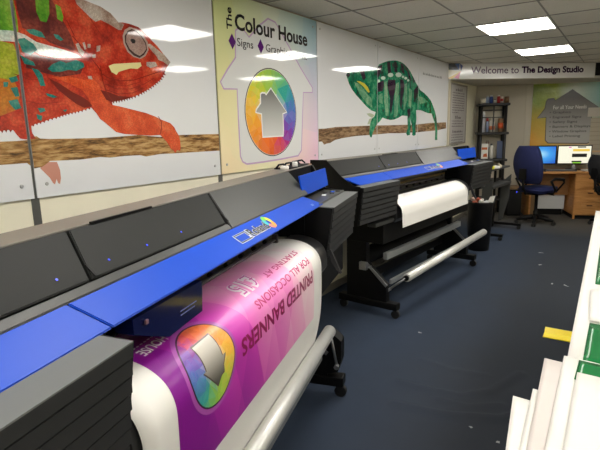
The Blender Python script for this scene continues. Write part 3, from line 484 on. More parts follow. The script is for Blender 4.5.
def wall_text(s, y, z, w_, h_, m, parent, name='lettering', bold=0, rot=0, d=.0022):
    bm = text2d(s, w_, h_, bold)
    M = Matrix(((0, 0, 1, PX+d), (1, 0, 0, y), (0, 1, 0, z), (0, 0, 0, 1)))
    if rot: M = M @ Matrix.Rotation(rot, 4, 'Z')
    b = MB(); b.merge(bm, M); return b.build(name, m, parent, fix=False)
ink = mat('black_print', (34, 32, 32), GLOSS)
wall_text('Colour House', 2.594, 2.155, .878, .106, ink, p2, bold=.025)
wall_text('The', 2.566, 2.150, .135, .054, ink, p2, bold=.02, rot=PI/2)
wall_text('Signs', 2.608, 2.040, .168, .068, ink, p2)
wall_text('Graphics', 2.919, 2.040, .306, .068, ink, p2)
wall_text('Print', 3.321, 2.05, .138, .05, ink, p2)
purp = mat('print_purple', (86, 28, 110), GLOSS)
lav = mat('print_lavender_line', (196, 166, 204), GLOSS)
housegrey = mat('print_pale_grey', (222, 223, 222), GLOSS)
def outset(poly, d):
    n = len(poly); out = []
    A = sum(poly[i][0]*poly[(i+1) % n][1]-poly[(i+1) % n][0]*poly[i][1] for i in range(n))
    sg = 1 if A > 0 else -1
    for i in range(n):
        a, b, c = Vector(poly[i-1]), Vector(poly[i]), Vector(poly[(i+1) % n])
        e1 = (b-a).normalized(); e2 = (c-b).normalized()
        nn = Vector((e1.y+e2.y, -e1.x-e2.x)); nn = nn.normalized() if nn.length > .2 else Vector((e1.y, -e1.x))
        out.append(tuple(b+nn*d*sg))
    return out
def circ(c, r, n=48): return [(c[0]+r*math.cos(2*PI*i/n), c[1]+r*math.sin(2*PI*i/n)) for i in range(n)]
RC, RR = (2.972, 1.629), .3075
silver = m_grad('print_silver', (216, 216, 212), (104, 104, 100), 2, 1.44, 1.82)
dia = lambda c: [(c[0]-.036, c[1]), (c[0], c[1]-.05), (c[0]+.036, c[1]), (c[0], c[1]+.05)]
artwork(p2, 2.399, 3.615, [(lav, [outset(D['house_big'], .012)]), (housegrey, [D['house_big']]), (mat('print_dark_rim', (70, 66, 60), GLOSS), [circ(RC, RR+.010)]), (mat('print_pale_rim', (214, 208, 200), GLOSS), [circ(RC, RR+.003)]), (purp, [dia((2.56, 2.078)), dia((2.862, 2.083))])])
b = MB(); b.bm.free(); b.bm = facets(RR, 3)
b.xform(Matrix(((0, 0, 1, PX+.0021), (1, 0, 0, RC[0]), (0, 1, 0, RC[1]), (0, 0, 0, 1)))); b.build('colour_wheel', m_ring('colour_wheel_print', GLOSS), p2, fix=False)
o_ = artwork(p2, 2.399, 3.615, [(mat('print_white_rim', (236, 234, 230), GLOSS), [outset(D['house_in'], .012)]), (silver, [D['house_in']])], 'house_emblem')
o_.location.x = .0022
# small grey caption on the last panel: too small to read, set as letter strokes
def scribble(b, x0, x1, z, h, put):
    x = x0
    while x < x1:
        wl = random.uniform(.05, .14)
        xe = min(x1, x+wl)
        c = x
        while c < xe:
            hh = h*random.choice((.62, .62, .7, 1)); put(b, c, min(xe, c+h*.38), z, z+hh); c += h*.56
        x = xe+h*.55
b = MB(); scribble(b, 6.16, 6.93, 2.145, .034, lambda b, a, c, z0, z1: b.face([(PX+.0008, a, z0), (PX+.0008, c, z0), (PX+.0008, c, z1), (PX+.0008, a, z1)])); b.build('lettering', mat('grey_caption', (92, 98, 94), .3), p5, fix=False)

# notice board on the alcove wall
t = thing('notice_board', 'framed grey notice board of dense small text on the left wall under the banner end', 'notice board')
b = MB(); b.box(WX, WX+.012, 7.345, 8.20, 1.235, 2.115); b.build('board', mat('notice_paper', (188, 184, 180), .35), t)
f = MB()
for a in ((7.335, 7.36, 1.225, 2.125), (8.185, 8.21, 1.225, 2.125), (7.36, 8.185, 1.225, 1.25), (7.36, 8.185, 2.10, 2.125)): f.box(WX, WX+.02, a[0], a[1], a[2], a[3])
f.build('frame', mat('notice_frame', (150, 142, 130), .5), t)
b = MB()
put = lambda b, a, c, z0, z1: b.face([(WX+.0128, a, z0), (WX+.0128, c, z0), (WX+.0128, c, z1), (WX+.0128, a, z1)])
z = 2.02
scribble(b, 7.60, 7.95, z, .045, put)
for k in range(9): z -= .036; scribble(b, 7.45, 8.08-(k == 8)*.3, z, .017, put)
z -= .085; scribble(b, 7.62, 7.92, z, .045, put)
for k in range(3): z -= .04; scribble(b, 7.45, 8.08, z, .017, put)
z -= .09; scribble(b, 7.50, 8.04, z, .045, put)
for k in range(5): z -= .038; scribble(b, 7.45, 8.08-(k == 4)*.25, z, .017, put)
b.build('lettering', mat('notice_ink', (74, 60, 66), .5), t, fix=False)

# welcome banner on the bulkhead
TM = Matrix.Translation(T0) @ Matrix(((TD.x, TN.x, 0), (TD.y, TN.y, 0), (0, 0, 1))).to_4x4()    # x along, y out of the face
t = thing('welcome_banner', 'long white banner on the bulkhead reading Welcome to The Design Studio', 'banner')
b = MB(); b.box(.0, 2.30, .001, .006, 2.163, 2.375); b.xform(TM); b.build('sheet', mat('banner_white', (222, 220, 218), .12), t)
def far_text(s, x, z, w_, h_, y, M, m, parent, bold=0, name='lettering'):
    bm = text2d(s, w_, h_, bold)
    b = MB(); b.merge(bm, M @ Matrix(((-1 if False else 1, 0, 0, x), (0, 0, 1, y), (0, 1, 0, z), (0, 0, 0, 1))))
    return b.build(name, m, parent, fix=False)
pl = mat('plum_print', (70, 24, 76), .2)
far_text('Welcome to', .352, 2.232, .735, .098, .0066, TM, pl, t, .008)
far_text('The Design Studio', 1.13, 2.208, .985, .122, .0066, TM, mat('dark_plum_print', (48, 12, 54), .2), t, bold=.045)
b = MB(); cols = [(70, 76, 84), (128, 150, 40), (60, 90, 150), (40, 60, 120), (232, 224, 196), (216, 120, 150), (226, 196, 120)]
tri = [((0, 2.375), (.1, 2.375), (.02, 2.29)), ((.0, 2.375), (.0, 2.29), (.02, 2.29)), ((.1, 2.375), (.18, 2.375), (.17, 2.29)), ((.18, 2.375), (.23, 2.34), (.2, 2.27)), ((0, 2.29), (.2, 2.27), (.0, 2.17)), ((.2, 2.27), (.17, 2.163), (.1, 2.18)), ((0, 2.17), (.2, 2.27), (.08, 2.163))]
tri.append(((.1, 2.375), (.17, 2.29), (.02, 2.29))); cols.append((52, 54, 60))
for k_, (tr) in enumerate(tri):
    b.mi = k_; b.face([(x, .0064, z) for x, z in tr])
b.xform(TM); b.build('emblem', [mat('emblem_print_%d' % i, c, .2) for i, c in enumerate(cols)], t, fix=False)
b = MB(); b.box(2.31, 2.42, .001, .012, 2.19, 2.37); b.xform(TM); tag(b.build('dark_sign', M_black), 'small black sign on the bulkhead just right of the welcome banner', 'sign')

# ------------------------------------------------------------------ printers
def catmull(P, n=8):
    P = [Vector(p) for p in P]; Q = [2*P[0]-P[1]]+P+[2*P[-1]-P[-2]]; out = []
    for i in range(len(P)-1):
        a, b, c, d = Q[i:i+4]
        for k in range(n):
            s = k/n; out.append(.5*((2*b)+(c-a)*s+(2*a-5*b+4*c-d)*s*s+(3*b-a-3*c+d)*s**3))
    out.append(P[-1]); return out
MCTRL = [(-.40, .93), (-.34, .945), (-.27, .957), (-.19, .961), (-.12, .945), (-.07, .912), (-.045, .865), (-.04, .80), (-.045, .62), (-.063, .50), (-.082, .42), (-.086, .38)]
MP = catmull(MCTRL, 12)
MS = [0]
for i in range(1, len(MP)): MS.append(MS[-1]+(MP[i]-MP[i-1]).length)
def on_media(u, s, d=0, vo=0):
    s = max(0, min(MS[-1]-1e-6, s)); i = 0
    while MS[i+1] < s: i += 1
    k = (s-MS[i])/(MS[i+1]-MS[i]); p = MP[i].lerp(MP[i+1], k); tg = (MP[i+1]-MP[i]).normalized()
    return Vector((p.x+vo-tg.y*d*-1*-1, u, p.y+tg.x*d)) if False else Vector((p.x+vo+(-tg.y)*d, u, p.y+tg.x*d))

CAPP = []
def ribbed_cap(u0, u1, t):
    """service cover: top ledge coloured as lit, shaded stepped front leaning slightly in, black ends"""
    n = 7; z0, z1 = 1.100, .826; x0, x1 = -.014, -.050
    f = lambda k: (x0+(x1-x0)*k, z0+(z1-z0)*k)
    pr = [(-.100, 1.103), f(0)]
    for k in range(n):
        a = f((k+.82)/n); c = f((k+1)/n)
        pr += [(a[0]+.004, a[1]), (a[0]-.010, a[1]-.003), (c[0]-.010, c[1]+.001)]
        if k < n-1: pr.append(c)
    pr += [(-.17, .822), (-.17, 1.09)]
    b = MB(); b.prism(pr, u0+.012, u1-.012); o = b.build('ribbed_cover', M_rib, t)
    MB().prism([(-.099, 1.1035), (-.0135, 1.1005), (-.0135, 1.097), (-.099, 1.099)], u0+.010, u1-.010).build('top_ledge', M_ledge, o)
    for a, c in ((u0, u0+.0118), (u1-.0118, u1)):
        MB().prism([(-.172, 1.092), (-.100, 1.1015), (-.019, 1.096), (-.060, .83), (-.172, .81)], a, c).build('cover_end', M_black, o)
    return o
def lid_pt(t): return (-.305+t*.125, 1.277-t*.119)     # t=0 top edge, 1 at the blue cover
def slab(u00, u01, u10, u11, a, c, th=.012, nrm=(.69, .724)):
    """tilted plate: top edge from u00..u01 at a=(v,z), bottom edge u10..u11 at c"""
    b = MB(); T = [(a[0], u00, a[1]), (a[0], u01, a[1]), (c[0], u11, c[1]), (c[0], u10, c[1])]
    B = [(x-nrm[0]*th, y, z-nrm[1]*th) for x, y, z in T]
    vt = [b.bm.verts.new(p) for p in T]; vb = [b.bm.verts.new(p) for p in B]
    b.bm.faces.new(vt); b.bm.faces.new(vb[::-1])
    for i in range(4): b.bm.faces.new([vt[i], vt[(i+1) % 4], vb[(i+1) % 4], vb[i]])
    bmesh.ops.bevel(b.bm, geom=list(b.bm.edges), offset=.0025, segments=2, affect='EDGES'); return b

def caster(parent, x, y, r=.034):
    b = MB(); b.tube([(x, y-.014, r), (x, y+.014, r)], r, 18)
    b.tube([(x, y-.006, r*2), (x, y-.006, r*2+.02)], .008, 8)
    b.box(x-.012, x+.012, y-.02, y+.02, r*1.3, r*2.05, .003)
    return b.build('caster', M_rubber, parent)

def printer(label, loc, rz, ube):
    t = thing('wide_format_printer', label, 'printer', loc, rz)
    # housings
    MB().prism([(-.45, .80), (-.45, 1.262), (-.436, 1.272), (-.318, 1.272), (-.318, 1.262), (-.20, 1.152), (-.20, 1.12), (-.335, 1.10), (-.335, .80)], -.572, 1.72).build('rear_housing', M_dark, t)
    MB().prism([(-.45, .80), (-.45, 1.262), (-.436, 1.272), (-.318, 1.272), (-.318, 1.10), (-.335, .80)], 1.722, 2.30).build('rear_housing', M_black, t)
    MB().box(-.432, -.312, -.572, 2.301, 1.2725, 1.2785, .002).build('top_plate', M_top, t)
    MB().prism([(-.455, .76), (-.455, 1.284), (-.312, 1.284), (-.178, 1.166), (-.088, 1.112), (-.03, 1.106), (-.145, .772)], -.580, -.573).build('end_cover', M_black, t)
    MB().prism([(-.455, .76), (-.455, 1.272), (-.312, 1.272), (-.225, 1.125), (-.088, 1.098), (-.03, 1.093), (-.145, .772)], 2.302, 2.33).build('end_cover', M_black, t)
    MB().prism([(-.33, .78), (-.33, 1.11), (-.172, 1.11), (-.172, .79)], -.572, -.004).build('side_housing', M_black, t)
    MB().prism([(-.317, .78), (-.317, 1.105), (-.172, 1.105), (-.172, .79)], 1.655, 2.30).build('side_housing', M_black, t)
    # lids and fascia
    for a in ((-.571, .152, -.571, .098), (.162, .862, .106, .792), ):
        slab(a[0], a[1], a[2], a[3], lid_pt(.0), lid_pt(.83), .014).build('lid', M_lid, t)
    slab(.872, 1.80, .802, 1.765, lid_pt(0), lid_pt(1.0), .014).build('lid', M_dark, t)
    slab(-.571, .80, -.571, .80, lid_pt(.862), lid_pt(1.0), .012).build('fascia', M_dark, t)
    for u in (.12, .815):
        b = MB(); b.box(-.018, .018, -.004, .004, 0, .003, .001); b.xform(Matrix.Translation((lid_pt(.72)[0], u, lid_pt(.72)[1]+.001)) @ Matrix.Rotation(math.radians(43.6), 4, 'Y')); b.build('lid_catch', M_black, t)
    b = MB(); b.box(-.308, -.300, .235, .50, 1.277, 1.283, .001); b.build('grab_slot', M_black, t)
    for u in (.025, .192, .349, .527):
        p = lid_pt(.66); b = MB(); b.lathe([(.003, 0), (.003, .001)], n=10); b.xform(Matrix.Translation((p[0]+.0005, u, p[1]+.0008)) @ Matrix.Rotation(math.radians(43.6), 4, 'Y')); b.build('blue_dot', mat('blue_dot_glow', (50, 70, 230), .3, emit=((60, 80, 255), .6)), t)  # row of small emissive blue dots along the lid
    # blue front cover: two lengths
    ba, bc = (-.178, 1.158), (-.092, 1.105); bn = (.525, .851)
    for u00, u01, u10, u11 in ((-.570, -.002, -.47, .026), (.003, 1.655, .031, 1.755)):
        b = slab(u00, u01, u10, u11, ba, bc, .007, bn)
        c_ = MB(); b2 = b
        b2.build('blue_cover', M_blue, t)
    # emblem and lettering on the blue cover
    ev = Vector((bc[0]-ba[0], 0, bc[1]-ba[1])); ln = ev.length; ev.normalize(); en = Vector((bn[0], 0, bn[1]))
    LM = Matrix(((0, -ev.x, en.x, ba[0]), (1, 0, 0, 0), (0, -ev.z, en.z, ba[1]), (0, 0, 0, 1)))
    def on_blue(bm, u, k, d, name, m):
        b = MB(); b.merge(bm, LM @ Matrix.Translation((u, -k*ln, d))); return b.build(name, m, t, fix=False)
    on_blue(text2d('Roland', .176, .047, .055), .839, .75, .0012, 'lettering', mat('logo_white', (236, 238, 240), .35))
    on_blue(text2d('Roland', .170, .042, .03), .842, .725, .0019, 'lettering', mat('logo_black', (14, 14, 18), .35))
    b = MB()
    def fr(P, d):
        for q in P: b.face([(x, y, d) for x, y in ((q[0], q[2]), (q[1], q[2]), (q[1], q[3]), (q[0], q[3]))])
    fr(((0, .10, 0, .008), (0, .10, .038, .046), (0, .010, .008, .038), (.088, .10, .008, .038)), 0)
    b.xform(LM @ Matrix.Translation((.735, -.765*ln, .0010))); b.build('emblem', MATS['logo_white'], t, fix=False)
    b = MB(); fr(((.003, .097, .002, .007), (.003, .097, .0395, .0445), (.003, .009, .007, .0395), (.090, .097, .018, .0395)), 0)
    b.xform(LM @ Matrix.Translation((.735, -.765*ln, .0014))); b.build('emblem', MATS['logo_black'], t, fix=False)
    cols = [(240, 220, 60), (120, 200, 70), (60, 190, 200), (240, 130, 120), (240, 160, 60)]
    for k, c in enumerate(cols):
        a = PI*.15+k*2*PI/5; b = MB()
        b.face([(.034*math.cos(a+q*.63)*r_, .036*math.sin(a+q*.63)*r_, 0) for q, r_ in ((-1, 1), (-.4, 1.1), (.4, 1.1), (1, 1), (1, .45), (-1, .45))])
        b.xform(LM @ Matrix.Translation((1.052, -.46*ln, .0014+.0001*k))); b.build('emblem', mat('petal_%d' % k, c, .35), t, fix=False)
    b = MB()
    for k in range(3): b.face([(k*.012, 0, 0), (k*.012+.009, 0, 0), (k*.012+.009, .014, 0), (k*.012, .014, 0)])
    b.xform(LM @ Matrix.Translation((1.60, -.80*ln, .0012))); b.build('model_badge', mat('badge_grey', (130, 150, 210), .4), t, fix=False)
    # ribbed covers either side of the opening
    ribbed_cap(-.572, -.003, t); ribbed_cap(1.66, 2.328, t)
    MB().box(-.14, -.065, -.30, -.005, .77, .80, .004).build('flange', M_dark, t)
    # inside the opening
    MB().box(-.334, -.325, 0, 1.652, .90, 1.12).build('inner_panel', mat('inner_grey', (70, 66, 58), .35), t)
    MB().box(-.332, -.235, 0, 1.652, .925, .938, .002).build('platen', mat('platen_metal', (150, 146, 134), .3, .3), t)
    b = MB(); b.box(-.325, -.30, 0, 1.652, 1.04, 1.075, .003); b.build('carriage_rail', mat('rail_metal', (150, 142, 122), .35, .3), t)
    b = MB(); b.box(-.3248, -.318, 0, 1.652, 1.0, 1.016); b.build('drive_belt', mat('belt_brown', (150, 122, 74), .5), t)
    for k in range(11):
        u = .12+k*.142
        b = MB(); b.tube([(-.296, u-.012, .967), (-.296, u+.012, .967)], .010, 12); b.build('pinch_roller', M_black, t)
    ap = [(p.x-.006, p.y-.009) for p in catmull([(-.245, .957), (-.19, .961), (-.12, .945), (-.07, .912), (-.047, .865), (-.043, .80)], 6)]
    MB().prism(ap+[(-.07, .76), (-.12, .76), (-.16, .86), (-.245, .90)], .0, 1.652, smooth=False).build('apron', mat('apron_grey', (52, 52, 53), .3, .3), t)
    b = MB(); b.tube([(-.205, .30, 1.012), (-.205, 1.29, 1.004)], .007, 10); b.box(-.215, -.19, 1.285, 1.30, .99, 1.03, .002); b.box(-.215, -.19, .29, .305, .995, 1.03, .002); b.build('media_clamp_bar', mat('clamp_bar_grey', (52, 48, 48), .4), t)
    # lever on the right of the opening
    b = MB(); b.prism([(-.05, .875), (-.035, .87), (.02, .745), (.012, .742), (-.03, .80)], 1.675, 1.695); b.build('feed_lever', mat('lever_grey', (58, 58, 60), .35, .4), t)
    # flap and control panel
    b = MB(); b.box(-.004, .004, 1.725, 2.275, 0, .112, .002); b.xform(Matrix.Translation((-.2, 0, 1.146)) @ Matrix.Rotation(math.radians(-10), 4, 'Y')); b.build('blue_flap', M_blue, t)
    cp = MB().box(-.235, -.098, 1.70, 2.296, 1.103, 1.114, .002).build('control_panel', mat('control_grey', (72, 72, 68), .3), t)
    for k, (v, u, c) in enumerate(((-.16, 2.02, (235, 235, 235)), (-.13, 2.1, (40, 40, 42)), (-.18, 2.12, (40, 40, 42)), (-.15, 2.19, (60, 110, 220)), (-.12, 2.22, (40, 40, 42)))):
        b = MB(); b.lathe([(.014, 0), (.014, .003), (.011, .005)], (v, u, 1.114), 14); b.build('button', mat('button_%d' % k, c, .4), cp)
    # stand
    MB().box(-.42, -.10, -.12, ube, .60, .772, .004).build('chassis_beam', M_black, t)
    for u in (-.115, 1.70):
        lg = MB().prism([(-.44, .64), (-.255, .64), (-.255, .43), (-.075, .27), (-.07, .105), (-.44, .105)], u, u+.055).build('stand_leg', M_black, t)
        b = MB(); b.box(-.52, .022, u-.01, u+.065, .072, .128, .006); b.build('foot', M_black, lg)
        caster(lg, 0, u+.028); caster(lg, -.49, u+.028)
        b = MB(); b.tube([(-.22, u-.03, .40), (-.22, u+.02, .40)], .006, 8); b.prism([(-.262, .425), (-.235, .43), (-.06, .275), (-.075, .255)], u-.008, u-.001); b.build('bracket', M_steel, lg)
        b = MB(); b.box(-.30, -.235, u-.04, u-.006, .375, .44, .004); b.build('tube_end', M_steel, lg)
    MB().box(-.38, -.34, -.06, 1.70, .22, .30, .003).build('cross_bar', M_black, t)
    MB().tube([(-.36, -.05, .44), (-.36, 1.69, .44)], .075, 20).build('feed_roll', mat('feed_roll_black', (14, 14, 15), .6, spec=.2), t)
    MB().box(-.165, -.125, .0, 1.655, .445, .50, .003).build('support_bar', mat('anodised_bar', (150, 153, 155), .4, .5), t)
    MB().box(-.105, -.085, .0, 1.655, .245, .285, .003).build('lower_bar', MATS['anodised_bar'], t)
    return t
P1L = (-1.246-1.735*math.sin(math.radians(-16)), 2.246-1.735*math.cos(math.radians(-16)), 0)
P2L = (-1.42, 3.568, 0)
pr1 = printer('near blue and charcoal wide printer with the purple banner coming out of it', P1L, math.radians(16), 2.26)
pr2 = printer('second blue and charcoal wide printer, loaded with blank white vinyl, farther from the camera', P2L, math.radians(-4.5), 1.78)

def roller(par, a, b_, arms):
    d = (Vector(b_)-Vector(a)).normalized()
    r = MB(); r.tube([a, b_], .034, 24); ro = r.build('take_up_roller', M_alu, par)
    c = MB(); c.tube([Vector(a)-d*.018, Vector(a)-d*.001], .022, 16); c.build('roller_cap', M_black, ro)
    c = MB(); c.tube([Vector(b_)+d*.001, Vector(b_)+d*.018], .022, 16); c.build('roller_cap', M_black, ro)
    for q, w_ in arms:
        k = MB(); k.tube([w_, q], .009, 8); k.tube([(w_[0], w_[1]-.02, w_[2]), (w_[0], w_[1]+.02, w_[2])], .014, 10); k.build('roller_arm', M_steel, par)
roller(pr1, (-.052, -.05, .410), (-.044, 1.665, .416), (((-.044, 1.672, .40), (-.012, 1.690, .20)), ((-.052, -.055, .40), (-.012, -.13, .20))))
roller(pr2, (.062, -.03, .333), (.108, 1.695, .397), (((.058, -.04, .333), (-.075, -.06, .22)), ((.108, 1.70, .39), (-.075, 1.69, .24))))
# take-up motor, fitted to the near printer's right leg
MB().prism([(-.11, .22), (-.11, .38), (-.045, .395), (.012, .345), (.012, .23), (-.01, .16), (-.08, .14)], 1.697, 1.775).build('take_up_motor', M_black, pr1)
# print carriage, part-way across the near printer
b = MB()
b.prism([(.112, 1.085), (.113, 1.048), (.250, .985), (.426, .990), (.435, 1.08)], -.20, -.108, 'x')
M_navy = mat('navy_smoked_plastic', (16, 24, 70), .12, coat=.4)
cr = b.build('print_carriage', M_navy, pr1)
b = MB()
for k in range(2): b.box(-.1079, -.1070, .31, .395-.01*k, 1.030-.011*k, 1.0325-.011*k)
b.build('grip_lines', mat('grip_grey', (110, 120, 170), .4), cr)
b = MB(); b.box(-.106, -.10, .15, .162, 1.058, 1.070, .002); b.build('carriage_glint', mat('glint_pink', (120, 90, 100), .4), cr)  # small box whose pinkish colour stands in for a highlight

# ------------------------------------------------------------------ the media in the printers (local frame of each printer)
def media_sheet(name, u0, u1, s0, s1, d, loc, rz, m, nu=24, ns=60, vo=0, uvm=True):
    b = MB(); V = []
    for j in range(ns+1):
        s = s0+(s1-s0)*j/ns
        V.append([b.bm.verts.new(on_media(u0+(u1-u0)*i/nu, s, d, vo)) for i in range(nu+1)])
    L = b.bm.loops.layers.uv.new('UV')
    for j in range(ns):
        for i in range(nu):
            f = b.bm.faces.new([V[j][i], V[j][i+1], V[j+1][i+1], V[j+1][i]]); f.smooth = True
            for l, (a, c) in zip(f.loops, ((i, j), (i+1, j), (i+1, j+1), (i, j+1))): l[L].uv = (u0+(u1-u0)*a/nu, s0+(s1-s0)*c/ns)
    o = b.build(name, m, fix=False)
    o.location = loc; o.rotation_euler = (0, 0, rz)
    return o
R1, R2 = math.radians(16), math.radians(-4.5)
M_vinyl = mat('white_vinyl', (242, 240, 236), .34)
M_banner = m_banner()
ban = thing('printed_banner', 'purple and pink vinyl banner reading Printed Banners hanging out of the near printer', 'banner', P1L, R1)
def kid(o, name=None): o.parent = ban; o.location = (0, 0, 0); o.rotation_euler = (0, 0, 0); return o
o = kid(media_sheet('vinyl', .02, 1.50, .10, MS[-1], 0, (0, 0, 0), 0, M_vinyl))
md = o.modifiers.new('s', 'SOLIDIFY'); md.thickness = .0006; md.offset = 1
kid(media_sheet('printed_area', .158, 1.36, .10, .655, .0005, (0, 0, 0), 0, M_banner, 40, 60))
def curved(bm, name, m, d, u, s, parent=ban, cut=.006, uvf=None):
    """flat print in (x to the reader's right, y up) turned upside down on the feed: reader's right = -u, up = +s"""
    for k in range(1, 120):
        y = k*cut
        bmesh.ops.bisect_plane(bm, geom=list(bm.verts)+list(bm.edges)+list(bm.faces), plane_co=(0, y-.3, 0), plane_no=(0, 1, 0))
    bmesh.ops.triangulate(bm, faces=[f for f in bm.faces if len(f.verts) > 4])
    b = MB(); b.bm.free(); b.bm = bm
    L = None
    if uvf:
        L = bm.loops.layers.uv.new('UV')
        for f in bm.faces:
            for l in f.loops: l[L].uv = uvf(l.vert.co)
    for v in bm.verts: v.co = on_media(u-v.co.x, s+v.co.y, d)
    for f in bm.faces:
        f.smooth = False; f.normal_update()
        if f.normal.x*.7+f.normal.z < 0: f.normal_flip()
    return b.build(name, m, parent, fix=False)
wine = mat('banner_wine_ink', (150, 26, 88), .35)
curved(text2d('PRINTED BANNERS', .80, .060, .028), 'lettering', wine, .0011, 1.335, .407)
curved(text2d('FOR ALL OCCASIONS', .625, .034, .02), 'lettering', mat('banner_rose_ink', (190, 44, 116), .35), .0011, 1.34, .340)
curved(text2d('STARTING AT', .395, .028, .02), 'lettering', MATS['banner_rose_ink'], .0011, 1.325, .276)
wht = mat('banner_white_ink', (240, 228, 236), .35)
curved(text2d('£15', .172, .088, .07), 'lettering', wht, .0010, .875, .222)
curved(text2d('£15', .155, .074, -.015), 'lettering', mat('banner_magenta_ink', (204, 70, 170), .35), .0013, .870, .226)
curved(text2d('HOUSE', .108, .030, .02), 'lettering', wht, .0011, .300, .231)
curved(text2d('........', .12, .006, .02), 'lettering', wht, .0011, .305, .214)
def disc(r, n=48, c=(0, 0)):
    bm = bmesh.new(); bm.faces.new([bm.verts.new((c[0]+r*math.cos(2*PI*i/n), c[1]+r*math.sin(2*PI*i/n), 0)) for i in range(n)]); return bm
def poly2(P):
    bm = bmesh.new(); bm.faces.new([bm.verts.new((x, y, 0)) for x, y in P]); return bm
BC = (.362, .392)
curved(disc(.142), 'halo', mat('banner_mauve', (176, 84, 178), .3), .0009, *BC)
curved(disc(.128), 'rim', mat('banner_rim', (70, 40, 70), .3), .0012, *BC)
curved(facets(.123, 5), 'colour_wheel', m_ring('banner_wheel_print', .3), .0015, *BC)
H_ = [(-.004, .074), (.060, .008), (.046, .008), (.046, -.066), (-.046, -.066), (-.046, .006), (-.062, .006), (-.042, .030), (-.042, .052), (-.026, .054)]
curved(poly2([(x*1.12, y*1.08) for x, y in H_]), 'house_emblem', mat('emblem_dark_edge', (92, 74, 70), .3), .0018, *BC)
curved(poly2([(x*1.03, y) for x, y in H_]), 'house_emblem', m_grad('banner_silver', (206, 200, 190), (92, 90, 86), 1, .392-.05, .392+.06, .3, 'UV'), .0021, *BC, uvf=lambda c: (.362-c.x, .392+c.y))

MCTRL2 = [(-.40, .93), (-.34, .945), (-.27, .957), (-.19, .961), (-.12, .950), (-.065, .925), (-.02, .885), (-.004, .83), (-.002, .78), (.0, .74), (.001, .722)]
MP = catmull(MCTRL2, 12); MS = [0]
for i in range(1, len(MP)): MS.append(MS[-1]+(MP[i]-MP[i-1]).length)
wv = media_sheet('blank_vinyl', .012, 1.49, .262, MS[-1], 0, P2L, R2, M_vinyl)
md = wv.modifiers.new('s', 'SOLIDIFY'); md.thickness = .0006; md.offset = 1
tag(wv, 'blank white vinyl sheet hanging over the front of the farther printer', 'vinyl sheet')

# clutter on top of the near printer
def P1w(v, u, z):
    c, s = math.cos(R1), math.sin(R1); return (P1L[0]+v*c-u*s, P1L[1]+v*s+u*c, z)
TOPZ = 1.2787
def bottle_cap(label, v, u, r, h):
    b = MB(); b.lathe([(r, 0), (r, h*.7), (r*.85, h), (0, h)], n=16); o = b.build('bottle_cap', M_white); o.location = P1w(v, u, TOPZ); tag(o, label, 'cap'); return o
bottle_cap('white round cap lying on the near printer top, left of a black tray', -.36, 1.90, .026, .020)
bottle_cap('cream squat cap on the near printer top, nearest the signboard corner', -.345, 2.045, .018, .034)
b = MB(); b.box(-.05, .05, -.20, .20, 0, .006, .002)
for y in (-.19, -.06, .07, .18): b.tube([(-.04, y, .006), (-.035, y+.03, .022), (-.02, y+.07, .024), (-.01, y+.10, .006)], .006, 8)
o = b.build('wire_rack', M_black); o.location = P1w(-.375, 2.10, TOPZ); o.rotation_euler = (0, 0, R1); tag(o, 'low black wire rack on the rear edge of the near printer top', 'rack')
for v_, u_ in ((-.375, 2.13), (-.38, 2.25)):
    pass
b = MB(); b.box(-.045, .045, -.028, .028, 0, .0012); b.mi = 1; b.box(.005, .045, -.028, .028, .0012, .0018)
o = b.build('sticker', [M_white, mat('sticker_orange', (214, 130, 80), .5)]); o.location = P1w(-.362, 2.285, TOPZ); o.rotation_euler = (0, 0, R1); tag(o, 'small white and orange label stuck on the right end of the near printer top', 'label')

# ------------------------------------------------------------------ bin and grey roll stand past the second printer
t = thing('waste_bin', 'black plastic waste bin full of rubbish beside the farther printer', 'bin', (-1.425, 6.09, 0))
b = MB(); b.lathe([(.0, .004), (.118, 0), (.122, .004), (.152, .56), (.16, .585), (.158, .6), (.148, .6), (.14, .57), (.11, .02), (0, .015)], n=28); b.build('bucket', mat('bin_black', (15, 15, 16), .5, spec=.3), t)
rub = [((200, 110, 80), -.05, -.06), ((230, 228, 222), .03, -.08), ((222, 190, 180), -.09, .0), ((235, 235, 235), .07, .0), ((210, 205, 198), .0, .05), ((180, 80, 50), -.02, -.02)]
for k, (c, x, y) in enumerate(rub):
    bm = bmesh.new(); bmesh.ops.create_icosphere(bm, subdivisions=2, radius=.036)
    for v in bm.verts: v.co *= random.uniform(.72, 1.12); v.co.z *= .75
    b = MB(); b.merge(bm, Matrix.Translation((-1.425+x, 6.09+y, .588+.016*(k % 3)))); o = b.build('crumpled_paper', mat('rubbish_%d' % k, c, .7))
    tag(o, ('orange-brown', 'white', 'pinkish', 'bright white', 'cream', 'rust-red')[k]+' crumpled paper '+('at the near left of the heap in the black bin', 'at the near side of the heap in the black bin', 'at the left rim of the black bin', 'at the right rim of the black bin', 'at the back of the heap in the black bin', 'in the middle of the heap in the black bin')[k], 'waste paper', 'waste paper in the bin')
b = MB(); b.face([(-1.33, 6.03, .603), (-1.26, 6.0, .603), (-1.235, 5.99, .69), (-1.30, 6.02, .67)])
o = b.build('paper_strip', M_paper, fix=False); md = o.modifiers.new('s', 'SOLIDIFY'); md.thickness = .002; tag(o, 'curled white paper strip sticking up out of the black bin', 'waste paper')

